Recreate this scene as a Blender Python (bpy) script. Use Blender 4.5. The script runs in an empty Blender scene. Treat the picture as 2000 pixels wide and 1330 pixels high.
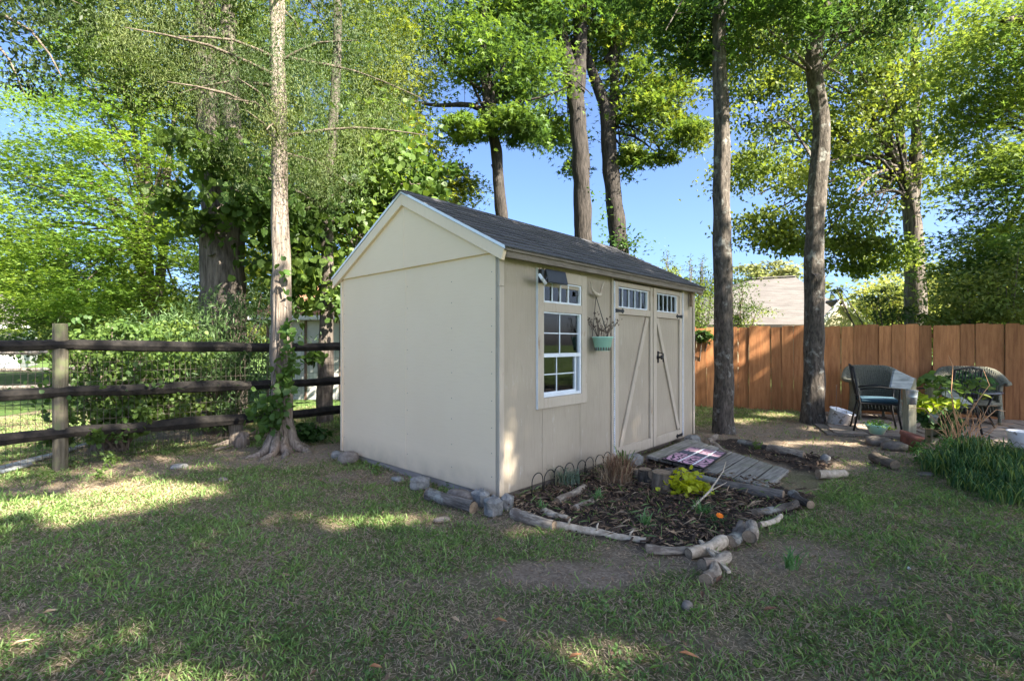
import bpy, math, random
import numpy as np
from mathutils import Vector, Matrix, noise
random.seed(7); rng = np.random.default_rng(7)
SC = bpy.context.scene; COL = SC.collection
R = math.radians
# ------------------------------------------------------------------ camera, world, sun
H = 1.25
cam_d = bpy.data.cameras.new('camera'); cam = bpy.data.objects.new('camera', cam_d); COL.objects.link(cam)
cam.location = (0, 0, H); cam.rotation_euler = (R(90), 0, 0)
cam_d.sensor_width = 36; cam_d.lens = 36*960/2000; cam_d.shift_y = 0.0035
cam_d.clip_start = 0.05; cam_d.clip_end = 2000
SC.camera = cam
SUN_AZ, SUN_EL = 130.0, 41.0
world = bpy.data.worlds.new('World'); SC.world = world; world.use_nodes = True
wn = world.node_tree; bg = wn.nodes['Background']
sky = wn.nodes.new('ShaderNodeTexSky'); sky.sky_type = 'NISHITA'; sky.sun_disc = False
sky.sun_elevation = R(SUN_EL); sky.sun_rotation = R(SUN_AZ); sky.altitude = 0
sky.air_density = 0.6; sky.dust_density = 3.0; sky.ozone_density = 6.5
wn.links.new(sky.outputs[0], bg.inputs[0]); bg.inputs[1].default_value = 0.083
sd = bpy.data.lights.new('sun', 'SUN'); sd.energy = 5.0; sd.angle = R(0.55); sd.color = (1.0, 0.93, 0.80)
sun = bpy.data.objects.new('sun', sd); COL.objects.link(sun)
SV = Vector((math.sin(R(SUN_AZ))*math.cos(R(SUN_EL)), math.cos(R(SUN_AZ))*math.cos(R(SUN_EL)), math.sin(R(SUN_EL))))
sun.rotation_euler = SV.to_track_quat('Z', 'Y').to_euler(); sun.location = SV*40
SC.view_settings.view_transform = 'Standard'; SC.view_settings.look = 'None'
SC.view_settings.exposure = 2.58; SC.view_settings.gamma = 1.0; SC.view_settings.use_curve_mapping = False
try:
    SC.cycles.use_denoising = True; SC.cycles.max_bounces = 6; SC.cycles.transparent_max_bounces = 8
    SC.cycles.sample_clamp_indirect = 6.0
except Exception: pass
# ------------------------------------------------------------------ measuring helpers
def at(px, py, Y): return Vector(((px-1000)/960*Y, Y, H-(py-672)/960*Y))   # photo pixel at a depth
def gnd(px, py, z=0.0):                                                     # photo pixel on the ground
    Y = (H-z)*960/(py-672); return Vector(((px-1000)/960*Y, Y, z))
def hterr(x, y):
    return 0.018*noise.noise(Vector((x*.45, y*.45, 3.1)))+0.012*noise.noise(Vector((x*1.7, y*1.7, 9.1)))-0.012
# ------------------------------------------------------------------ object helpers
def tag(o, label=None, cat=None, group=None, kind=None):
    if label: o['label'] = label
    if cat: o['category'] = cat
    if group: o['group'] = group
    if kind: o['kind'] = kind
    return o
def empty(name, loc, rz=0, label=None, cat=None, group=None):
    o = bpy.data.objects.new(name, None); COL.objects.link(o); o.location = loc; o.rotation_euler = (0, 0, rz)
    o.empty_display_size = .1
    return tag(o, label, cat, group)
def link(name, me, parent=None, loc=None, rot=None, scale=None):
    o = bpy.data.objects.new(name, me); COL.objects.link(o)
    if parent: o.parent = parent
    if loc is not None: o.location = loc
    if rot is not None: o.rotation_euler = rot
    if scale is not None: o.scale = scale
    return o
def npmesh(name, V, F, mat, col=None, smooth=False):
    V = np.asarray(V, dtype=np.float32); F = np.asarray(F, dtype=np.int32)
    k = F.shape[1]; me = bpy.data.meshes.new(name)
    me.vertices.add(len(V)); me.vertices.foreach_set('co', V.ravel())
    me.loops.add(F.size); me.loops.foreach_set('vertex_index', F.ravel())
    me.polygons.add(len(F)); me.polygons.foreach_set('loop_start', np.arange(0, F.size, k, dtype=np.int32))
    try: me.polygons.foreach_set('loop_total', np.full(len(F), k, dtype=np.int32))
    except Exception: pass
    if col is not None:
        a = me.color_attributes.new('Col', 'FLOAT_COLOR', 'POINT')
        c = np.ones((len(V), 4), dtype=np.float32); c[:, :3] = col; a.data.foreach_set('color', c.ravel())
    me.update(calc_edges=True)
    if smooth: me.polygons.foreach_set('use_smooth', np.ones(len(F), dtype=bool))
    me.materials.append(mat); return me
class MB:
    def __init__(s): s.v = []; s.f = []
    def box(s, x0, x1, y0, y1, z0, z1, M=None):
        b = len(s.v)
        for p in ((x0,y0,z0),(x1,y0,z0),(x1,y1,z0),(x0,y1,z0),(x0,y0,z1),(x1,y0,z1),(x1,y1,z1),(x0,y1,z1)):
            p = Vector(p); s.v.append(M @ p if M else p)
        for q in ((0,3,2,1),(4,5,6,7),(0,1,5,4),(1,2,6,5),(2,3,7,6),(3,0,4,7)): s.f.append([b+i for i in q])
        return s
    def bar(s, a, b, w, t, up=Vector((0,0,1))):           # rectangular bar between two points
        a = Vector(a); b = Vector(b); d = (b-a); L = d.length; d.normalize()
        side = d.cross(up); side = side.normalized() if side.length > 1e-4 else Vector((1,0,0)); n = side.cross(d).normalized()
        M = Matrix((( d.x, side.x, n.x, a.x),(d.y, side.y, n.y, a.y),(d.z, side.z, n.z, a.z),(0,0,0,1)))
        return s.box(0, L, -w/2, w/2, -t/2, t/2, M)
    def prism(s, pts, ax, d):                             # polygon pts extruded by vector d
        b = len(s.v); n = len(pts); d = Vector(d)
        for p in pts: s.v.append(Vector(p))
        for p in pts: s.v.append(Vector(p)+d)
        s.f.append([b+i for i in range(n)][::-1]); s.f.append([b+n+i for i in range(n)])
        for i in range(n): j = (i+1) % n; s.f.append([b+i, b+j, b+n+j, b+n+i])
        return s
    def tube(s, pts, rad, n=8, rough=0.0, cap=True, fr=3.0, lobes=0, seed=0.0):
        pts = [Vector(p) for p in pts]; b = len(s.v); m = len(pts)
        if not hasattr(rad, '__len__'): rad = [rad]*m
        t0 = (pts[1]-pts[0]).normalized(); ref = Vector((0,0,1)) if abs(t0.z) < .9 else Vector((1,0,0))
        x = t0.cross(ref).normalized()
        for i, p in enumerate(pts):
            t = (pts[min(i+1, m-1)]-pts[max(i-1, 0)]).normalized()
            x = (x-t*x.dot(t)).normalized(); y = t.cross(x)
            for k in range(n):
                a = 2*math.pi*k/n; d = x*math.cos(a)+y*math.sin(a); r = rad[i]
                if rough:
                    q = p+d*r; r *= 1+rough*noise.noise(Vector((q.x*fr/max(.05, rad[i]*4)+seed, q.y*fr/max(.05, rad[i]*4), q.z*fr*.6)))
                if lobes: r *= 1+.05*math.sin(a*lobes+seed+2*noise.noise(Vector((p.z*1.5, seed, 0))))
                s.v.append(p+d*r)
        for i in range(m-1):
            for k in range(n):
                k2 = (k+1) % n; s.f.append([b+i*n+k, b+i*n+k2, b+(i+1)*n+k2, b+(i+1)*n+k])
        if cap:
            s.f.append([b+k for k in range(n)][::-1]); s.f.append([b+(m-1)*n+k for k in range(n)])
        return s
    def lathe(s, prof, n=20, c=(0,0,0), M=None):
        b = len(s.v); m = len(prof); c = Vector(c)
        for r, z in prof:
            for k in range(n):
                a = 2*math.pi*k/n; p = Vector((r*math.cos(a), r*math.sin(a), z)); p = (M @ p if M else p)+c; s.v.append(p)
        for i in range(m-1):
            for k in range(n):
                k2 = (k+1) % n; s.f.append([b+i*n+k, b+i*n+k2, b+(i+1)*n+k2, b+(i+1)*n+k])
        return s
    def quad(s, *p):
        b = len(s.v); s.v += [Vector(q) for q in p]; s.f.append(list(range(b, b+len(p)))); return s
    def mesh(s, name, mat, smooth=False, flat_caps=True):
        me = bpy.data.meshes.new(name); me.from_pydata([tuple(v) for v in s.v], [], s.f); me.update()
        if smooth:
            for p in me.polygons: p.use_smooth = len(p.vertices) <= 4
        me.materials.append(mat); return me
    def build(s, name, mat, parent=None, loc=None, rot=None, bev=0, smooth=False):
        o = link(name, s.mesh(name, mat, smooth), parent, loc, rot)
        if bev:
            m = o.modifiers.new('bevel', 'BEVEL'); m.width = bev; m.segments = 1; m.limit_method = 'ANGLE'
        return o
def smoothpts(pts, rad, step):
    P = [Vector(p) for p in pts]; out = []; ro = []
    for i in range(len(P)-1):
        p0 = P[max(i-1, 0)]; p1 = P[i]; p2 = P[i+1]; p3 = P[min(i+2, len(P)-1)]
        k = max(1, int((p2-p1).length/step))
        for j in range(k):
            t = j/k
            out.append(0.5*((2*p1)+(p2-p0)*t+(2*p0-5*p1+4*p2-p3)*t*t+(-p0+3*p1-3*p2+p3)*t**3)); ro.append(rad[i]*(1-t)+rad[i+1]*t)
    out.append(P[-1]); ro.append(rad[-1]); return out, ro
# ------------------------------------------------------------------ materials
def nt(name):
    m = bpy.data.materials.new(name); m.use_nodes = True; t = m.node_tree
    return m, t, t.nodes['Principled BSDF']
def N(t, typ, **k):
    n = t.nodes.new(typ)
    for a, b in k.items():
        if a.startswith('i_'): n.inputs[a[2:].replace('_', ' ')].default_value = b
        else: setattr(n, a, b)
    return n
def ramp(t, src, stops):
    r = N(t, 'ShaderNodeValToRGB'); e = r.color_ramp.elements
    while len(e) < len(stops): e.new(.5)
    for x, (p, c) in zip(e, stops): x.position = p; x.color = (*c, 1) if len(c) == 3 else c
    t.links.new(src, r.inputs[0]); return r.outputs[0]
def mixc(t, fac, a, b, mode='MIX'):
    n = N(t, 'ShaderNodeMix', data_type='RGBA', blend_type=mode)
    for v, i in ((fac, 0), (a, 6), (b, 7)):
        if hasattr(v, 'is_output'): t.links.new(v, n.inputs[i])
        elif i == 0: n.inputs[0].default_value = v
        else: n.inputs[i].default_value = (*v, 1)
    return n.outputs[2]
def surf(name, c1, c2, scale=(8, 8, 8), rough=.8, bump=.3, dist=.01, c3=None, s3=1.5, lo3=.55, hi3=.7, rnd=.0, spec=.3, detail=6, lo=.35, hi=.65, metal=0, fine=None, coord='Object'):
    m, t, p = nt(name); tc = N(t, 'ShaderNodeTexCoord')
    mp = N(t, 'ShaderNodeMapping'); mp.inputs['Scale'].default_value = scale; t.links.new(tc.outputs[coord], mp.inputs[0])
    src = mp.outputs[0]
    if rnd:
        oi = N(t, 'ShaderNodeObjectInfo'); va = N(t, 'ShaderNodeVectorMath', operation='MULTIPLY_ADD')
        va.inputs[1].default_value = (1, 1, 1); cb = N(t, 'ShaderNodeCombineXYZ'); mm = N(t, 'ShaderNodeMath', operation='MULTIPLY'); mm.inputs[1].default_value = 37
        t.links.new(oi.outputs['Random'], mm.inputs[0])
        for i in range(3): t.links.new(mm.outputs[0], cb.inputs[i])
        t.links.new(src, va.inputs[0]); t.links.new(cb.outputs[0], va.inputs[2]); src = va.outputs[0]
    n1 = N(t, 'ShaderNodeTexNoise'); n1.inputs['Scale'].default_value = 1; n1.inputs['Detail'].default_value = detail; n1.inputs['Roughness'].default_value = .65
    t.links.new(src, n1.inputs['Vector'])
    c = ramp(t, n1.outputs[0], [(lo, c1), (hi, c2)])
    if c3:
        n3 = N(t, 'ShaderNodeTexNoise'); n3.inputs['Scale'].default_value = s3; n3.inputs['Detail'].default_value = 8; n3.inputs['Roughness'].default_value = .7
        t.links.new(tc.outputs['Object'], n3.inputs['Vector'])
        f = ramp(t, n3.outputs[0], [(lo3, (0, 0, 0)), (hi3, (1, 1, 1))]); c = mixc(t, f, c, c3)
    if rnd:
        hs = N(t, 'ShaderNodeHueSaturation'); mr = N(t, 'ShaderNodeMapRange'); mr.inputs[3].default_value = 1-rnd; mr.inputs[4].default_value = 1+rnd
        t.links.new(oi.outputs['Random'], mr.inputs[0]); t.links.new(mr.outputs[0], hs.inputs['Value']); t.links.new(c, hs.inputs['Color']); c = hs.outputs[0]
    t.links.new(c, p.inputs['Base Color']); p.inputs['Roughness'].default_value = rough; p.inputs['Specular IOR Level'].default_value = spec; p.inputs['Metallic'].default_value = metal
    if bump:
        b = N(t, 'ShaderNodeBump'); b.inputs['Strength'].default_value = bump; b.inputs['Distance'].default_value = dist
        t.links.new(n1.outputs[0], b.inputs['Height']); t.links.new(b.outputs[0], p.inputs['Normal'])
    return m
def leafmat(name, trans=.45, rough=.5, gloss=.02):
    m, t, p = nt(name); t.nodes.remove(p); out = t.nodes['Material Output']
    at_ = N(t, 'ShaderNodeAttribute', attribute_name='Col')
    d = N(t, 'ShaderNodeBsdfDiffuse'); tr = N(t, 'ShaderNodeBsdfTranslucent'); g = N(t, 'ShaderNodeBsdfGlossy'); g.inputs['Roughness'].default_value = rough
    hs = N(t, 'ShaderNodeHueSaturation'); hs.inputs['Hue'].default_value = .485; hs.inputs['Saturation'].default_value = 1.1; hs.inputs['Value'].default_value = 1.5
    t.links.new(at_.outputs[0], d.inputs[0]); t.links.new(at_.outputs[0], hs.inputs['Color']); t.links.new(hs.outputs[0], tr.inputs[0])
    a = N(t, 'ShaderNodeMixShader'); a.inputs[0].default_value = trans; t.links.new(d.outputs[0], a.inputs[1]); t.links.new(tr.outputs[0], a.inputs[2])
    b = N(t, 'ShaderNodeMixShader'); b.inputs[0].default_value = gloss; t.links.new(a.outputs[0], b.inputs[1]); t.links.new(g.outputs[0], b.inputs[2])
    t.links.new(b.outputs[0], out.inputs[0]); return m
LEAF = leafmat('leaf'); NEEDLE = leafmat('needle', .25, .6, .03); GRASSM = leafmat('grass_blade', .3, .6, .04); DRY = leafmat('dry_leaf', .2, .6, .03)

# painted siding: cream paint on grooved wood siding
def siding(name, base, dirt, stretch, bump, worn=None):
    m, t, p = nt(name); tc = N(t, 'ShaderNodeTexCoord')
    mp = N(t, 'ShaderNodeMapping'); mp.inputs['Scale'].default_value = stretch; t.links.new(tc.outputs['Object'], mp.inputs[0])
    n = N(t, 'ShaderNodeTexNoise'); n.inputs['Scale'].default_value = 1; n.inputs['Detail'].default_value = 7; n.inputs['Roughness'].default_value = .6; n.inputs['Distortion'].default_value = .6
    t.links.new(mp.outputs[0], n.inputs['Vector'])
    big = N(t, 'ShaderNodeTexNoise'); big.inputs['Scale'].default_value = 1.6; big.inputs['Detail'].default_value = 6; t.links.new(tc.outputs['Object'], big.inputs['Vector'])
    c = mixc(t, ramp(t, big.outputs[0], [(.35, (0, 0, 0)), (.75, (.55, .55, .55))]), base, dirt)
    c = mixc(t, ramp(t, n.outputs[0], [(.3, (.35, .35, .35)), (.5, (0, 0, 0))]), c, dirt)
    if worn:
        m3 = N(t, 'ShaderNodeMapping'); m3.inputs['Scale'].default_value = (9, 9, 2.2); t.links.new(tc.outputs['Object'], m3.inputs[0])
        w = N(t, 'ShaderNodeTexNoise'); w.inputs['Scale'].default_value = 1.3; w.inputs['Detail'].default_value = 10; w.inputs['Roughness'].default_value = .75; t.links.new(m3.outputs[0], w.inputs['Vector'])
        c = mixc(t, ramp(t, w.outputs[0], [(.58, (0, 0, 0)), (.70, (.85, .85, .85))]), c, worn)
    sep = N(t, 'ShaderNodeSeparateXYZ'); t.links.new(tc.outputs['Object'], sep.inputs[0])
    f = N(t, 'ShaderNodeMapRange'); f.inputs[1].default_value = .0; f.inputs[2].default_value = .28; f.inputs[3].default_value = .85; f.inputs[4].default_value = 0
    nn = N(t, 'ShaderNodeTexNoise'); nn.inputs['Scale'].default_value = 7; nn.inputs['Detail'].default_value = 6; t.links.new(tc.outputs['Object'], nn.inputs['Vector'])
    t.links.new(sep.outputs[2], f.inputs[0]); mu = N(t, 'ShaderNodeMath', operation='MULTIPLY'); t.links.new(f.outputs[0], mu.inputs[0]); t.links.new(nn.outputs[0], mu.inputs[1])
    c = mixc(t, mu.outputs[0], c, (.24, .19, .13))
    t.links.new(c, p.inputs['Base Color']); p.inputs['Roughness'].default_value = .75; p.inputs['Specular IOR Level'].default_value = .3
    b = N(t, 'ShaderNodeBump'); b.inputs['Strength'].default_value = bump; b.inputs['Distance'].default_value = .004
    t.links.new(n.outputs[0], b.inputs['Height']); t.links.new(b.outputs[0], p.inputs['Normal']); return m
M = {}
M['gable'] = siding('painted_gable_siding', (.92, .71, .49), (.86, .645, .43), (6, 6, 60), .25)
M['front'] = siding('shade_toned_front_siding', (.44, .37, .28), (.30, .25, .185), (55, 55, 4), 1.0, worn=(.56, .51, .44))  # gable paint with the front's shade put into the colour, plus weathering
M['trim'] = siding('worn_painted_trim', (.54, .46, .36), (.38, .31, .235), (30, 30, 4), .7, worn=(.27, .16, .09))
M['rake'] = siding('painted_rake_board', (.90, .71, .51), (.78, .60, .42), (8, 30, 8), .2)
M['vinyl'] = surf('white_window_frame', (.70, .74, .78), (.78, .82, .86), rough=.4, bump=0)
M['white_metal'] = surf('white_drip_metal', (.80, .84, .90), (.84, .87, .92), rough=.35, bump=0, spec=.5)
M['shingle'] = surf('asphalt_shingle', (.045, .045, .05), (.115, .112, .118), (90, 90, 90), .95, .6, .003, rnd=.25)
M['fascia'] = surf('dark_fascia', (.16, .13, .10), (.24, .20, .16), (6, 30, 30), .7, .2, .003)
M['skid'] = surf('weathered_skid', (.10, .08, .06), (.22, .18, .15), (3, 30, 30), .85, .5, .004)
M['skidp'] = surf('weathered_sill_board', (.26, .22, .19), (.40, .34, .29), (20, 3, 30), .85, .4, .004)
M['black'] = surf('black_iron', (.012, .012, .013), (.03, .028, .027), (40, 40, 40), .5, .2, .002)
M['plastic'] = surf('dark_plastic', (.018, .02, .026), (.03, .033, .04), rough=.4, bump=0, spec=.5)
M['hinge'] = surf('piano_hinge_steel', (.55, .56, .58), (.70, .72, .75), (20, 20, 20), .4, 0)
M['dark'] = surf('dark_interior', (.05, .042, .035), (.09, .075, .06), (4, 4, 4), .9, 0)
M['curtain'] = surf('patterned_curtain', (.92, .90, .86), (.62, .50, .44), (14, 14, 8), .9, .1, .003, lo=.5, hi=.62)
M['mint'] = surf('mint_plastic', (.34, .62, .49), (.42, .70, .56), (5, 5, 5), .45, 0, c3=(.35, .42, .32), s3=9, lo3=.6, hi3=.8)
M['antler'] = surf('bleached_antler', (.36, .28, .19), (.62, .53, .42), (20, 20, 20), .6, .3, .003)
M['block'] = surf('grey_concrete', (.14, .135, .125), (.30, .29, .265), (22, 22, 22), .95, .6, .006, c3=(.12, .15, .07), s3=8, lo3=.58, hi3=.72, rnd=.12)
M['rock'] = surf('brown_fieldstone', (.14, .115, .095), (.27, .23, .19), (18, 18, 18), .95, .6, .008, c3=(.09, .10, .05), s3=6, rnd=.15)
M['ramp'] = surf('weathered_plank', (.15, .135, .115), (.33, .31, .275), (4, 45, 45), .85, .6, .004, c3=(.16, .17, .10), s3=5, lo3=.5, hi3=.75, rnd=.16)
M['barkk'] = surf('blackish_bark', (.014, .012, .010), (.058, .048, .041), (24, 24, 4), .95, 1.0, .03, c3=(.09, .082, .075), s3=3, lo3=.62, hi3=.75)  # near-black bark tone with paler blotches
M['cut'] = surf('sawn_wood_end', (.20, .14, .09), (.34, .25, .165), (30, 30, 30), .85, .3, .003)
M['log'] = surf('bleached_log', (.13, .105, .08), (.42, .35, .27), (50, 50, 14), .85, .9, .006, c3=(.16, .12, .09), s3=7, lo3=.55, hi3=.66, rnd=.12)
M['birch'] = surf('pale_stripped_wood', (.30, .24, .17), (.60, .50, .38), (25, 25, 25), .75, .5, .004, c3=(.34, .25, .17), s3=9, lo3=.6, hi3=.72)
M['bark'] = surf('grey_bark', (.055, .045, .037), (.23, .20, .17), (26, 26, 5), .95, 1.0, .02, c3=(.30, .30, .26), s3=5, lo3=.56, hi3=.66)
M['barkA'] = surf('lichen_grey_bark', (.030, .025, .020), (.135, .112, .092), (32, 32, 9), .95, 1.0, .014, c3=(.27, .265, .235), s3=6, lo3=.55, hi3=.66)
M['barkd'] = surf('dark_furrowed_bark', (.035, .028, .024), (.175, .145, .12), (22, 22, 2.6), .95, 1.0, .03, c3=(.20, .19, .17), s3=3, lo3=.6, hi3=.72)
M['barkc'] = surf('peeling_cedar_bark', (.085, .066, .052), (.30, .25, .205), (42, 42, 2.4), .9, 1.0, .016, c3=(.20, .14, .10), s3=3, lo3=.55, hi3=.68)
M['barks'] = surf('brown_small_bark', (.06, .045, .033), (.18, .145, .11), (30, 30, 8), .95, .9, .01)
M['cedarfence'] = surf('stained_cedar_board', (.30, .12, .045), (.48, .215, .085), (26, 26, 2.4), .75, .35, .004, c3=(.24, .10, .042), s3=3.5, lo3=.56, hi3=.74, rnd=.3)
M['rail'] = surf('blackened_rail', (.006, .005, .005), (.026, .022, .018), (14, 14, 14), .9, .9, .012, c3=(.055, .05, .042), s3=4, lo3=.62, hi3=.78)
M['post'] = surf('lichened_post', (.06, .052, .037), (.145, .125, .09), (30, 30, 4), .9, .8, .008, c3=(.12, .13, .065), s3=6, lo3=.5, hi3=.62)
M['wire'] = surf('rusty_wire', (.06, .05, .045), (.14, .11, .09), rough=.6, bump=0)
M['wicker'] = surf('olive_wicker', (.11, .11, .08), (.25, .24, .185), (60, 60, 90), .8, .9, .006)
M['steel'] = surf('galvanised_steel', (.42, .46, .50), (.62, .66, .70), (12, 12, 12), .35, .1, .002, metal=.7)
M['bucket'] = surf('chipped_white_enamel', (.80, .81, .84), (.88, .89, .92), (10, 10, 10), .5, .1, .003, c3=(.32, .28, .23), s3=14, lo3=.55, hi3=.62)
M['greyboard'] = surf('grey_driftwood_board', (.20, .22, .22), (.48, .50, .50), (5, 5, 40), .85, .6, .004)
M['postlight'] = surf('pale_treated_post', (.19, .175, .115), (.34, .31, .22), (30, 30, 4), .85, .6, .004)
M['terra'] = surf('old_terracotta', (.20, .075, .05), (.32, .13, .085), (12, 12, 12), .85, .3, .004)
M['cushion'] = surf('blue_cushion', (.03, .07, .10), (.05, .10, .135), (20, 20, 20), .9, .2, .003)
M['blackglass'] = surf('dark_table_top', (.03, .035, .05), (.06, .07, .09), (4, 4, 4), .25, 0, spec=.6)
M['paver'] = surf('patio_flagstone', (.23, .18, .14), (.36, .29, .235), (9, 9, 9), .9, .5, .006, c3=(.16, .12, .09), s3=3, rnd=.12)
M['houseroof'] = surf('grey_tan_roof_shingle', (.082, .073, .066), (.122, .11, .10), (1.2, 1.2, 9), .95, .4, .02, c3=(.085, .075, .07), s3=.5, lo3=.55, hi3=.75)
M['brownroof'] = surf('brown_roof_shingle', (.18, .085, .05), (.32, .18, .115), (6, 6, 20), .95, .5, .02, rnd=.2)
M['yellowsiding'] = surf('pale_yellow_siding', (.36, .33, .21), (.43, .39, .26), (2, 2, 2), .7, 0)
M['whitesiding'] = surf('white_siding', (.40, .39, .36), (.50, .49, .46), (2, 2, 2), .7, 0)
M['browntrim'] = surf('brown_trim', (.10, .06, .045), (.16, .10, .07), (9, 9, 9), .7, 0)
M['trimwhite'] = surf('white_house_trim', (.50, .49, .47), (.58, .57, .55), (2, 2, 2), .6, 0)
M['driedplant'] = surf('dried_dark_stem', (.05, .035, .028), (.12, .08, .06), (9, 9, 9), .9, 0)
M['orangetwig'] = surf('orange_brown_stem', (.40, .21, .10), (.58, .34, .18), (9, 9, 9), .8, 0)
M['greentwig'] = surf('green_stem', (.10, .14, .04), (.18, .22, .07), (9, 9, 9), .8, 0)
def glass():
    m, t, p = nt('window_glass'); t.nodes.remove(p); out = t.nodes['Material Output']
    tr = N(t, 'ShaderNodeBsdfTransparent'); tr.inputs[0].default_value = (.82, .85, .86, 1)
    g = N(t, 'ShaderNodeBsdfGlossy'); g.inputs['Roughness'].default_value = .02
    fr = N(t, 'ShaderNodeFresnel'); fr.inputs[0].default_value = 1.5
    a = N(t, 'ShaderNodeMixShader'); t.links.new(fr.outputs[0], a.inputs[0]); t.links.new(tr.outputs[0], a.inputs[1]); t.links.new(g.outputs[0], a.inputs[2])
    t.links.new(a.outputs[0], out.inputs[0]); return m
M['glass'] = glass()
# ------------------------------------------------------------------ where the ground is bare, mulched, lit
def ell(cx, cy, rx, ry, x, y): return ((x-cx)/rx)**2+((y-cy)/ry)**2
BARE = []      # (cx, cy, rx, ry, strength) in metres
def bare(px, py, rx, ry, s=1.0): g = gnd(px, py); BARE.append((g.x, g.y, rx, ry, s))
bare(1120, 1120, .42, .20, .95); bare(1280, 1085, .45, .2, .8); bare(1520, 1080, .5, .28, .75); bare(1620, 1130, .5, .22, .55); bare(860, 1130, .3, .12, .5)
bare(640, 880, .8, .45, .9); bare(520, 890, .9, .5, .8); bare(300, 905, .9, .45, .75); bare(90, 950, .8, .25, .7); bare(740, 930, .6, .25, .7); bare(420, 850, .9, .5, .9); bare(250, 850, 1.2, .4, .6)
bare(700, 960, .35, .25, .4); bare(1640, 850, 1.6, 1.3, .9); bare(1500, 860, 1.4, 1.2, .9); bare(1600, 900, .8, .5, .8); bare(1750, 910, .8, .35, .6); bare(1000, 1005, .4, .3, .6)
bare(450, 1000, .35, .12, .45); bare(600, 1030, .3, .12, .4); bare(1850, 1000, .5, .2, .4); bare(1400, 1250, .25, .1, .5); bare(880, 1010, .5, .2, .5); bare(1480, 780, 1.6, 1.2, .9); bare(1900, 880, 1.6, .7, .9)
BED = [gnd(*p) for p in ((975, 985), (1010, 1010), (1085, 1032), (1262, 1070), (1345, 1085), (1412, 1065), (1440, 1040), (1480, 1020), (1560, 995), (1585, 965), (1520, 950), (1400, 925), (1330, 912), (1260, 905), (1190, 915))]
BED2 = [gnd(*p) for p in ((1385, 862), (1450, 858), (1580, 890), (1640, 900), (1600, 925), (1560, 920), (1470, 893), (1420, 880))]
def inpoly(P, x, y):
    c = np.zeros(np.shape(x), bool); j = len(P)-1
    for i in range(len(P)):
        a, b = P[i], P[j]
        cond = ((a.y > y) != (b.y > y)) & (x < (b.x-a.x)*(y-a.y)/((b.y-a.y) or 1e-9)+a.x); c ^= cond; j = i
    return c
_ph = rng.random((6, 2))*6.28
def fnoise(x, y, s):                      # cheap smooth noise in about -1..1
    v = 0; a = 1; t = 0
    for i in range(4):
        th = 1.3*i+.4; u = x*math.cos(th)+y*math.sin(th); w = -x*math.sin(th)+y*math.cos(th)
        v = v+a*np.sin(u*s*2**i+_ph[i, 0]+1.7*np.sin(w*s*2**i*.63+_ph[i, 1])); t += a; a *= .62
    return v/t
def bareness(x, y):
    d = np.zeros(np.shape(x))
    for cx, cy, rx, ry, s in BARE:
        q = ell(cx, cy, rx, ry, x, y)+.35*fnoise(x, y, 6.0); d = np.maximum(d, s*np.clip(1.6-q, 0, 1))
    d = np.maximum(d, .35*np.clip(fnoise(x, y, 1.9)+.1, 0, 1)+.25*np.clip(fnoise(x+9, y, 5.1), 0, 1))
    return np.clip(d, 0, 1)
def soil(x, y): return (inpoly(BED, x, y) | inpoly(BED2, x, y)).astype(float)
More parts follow.
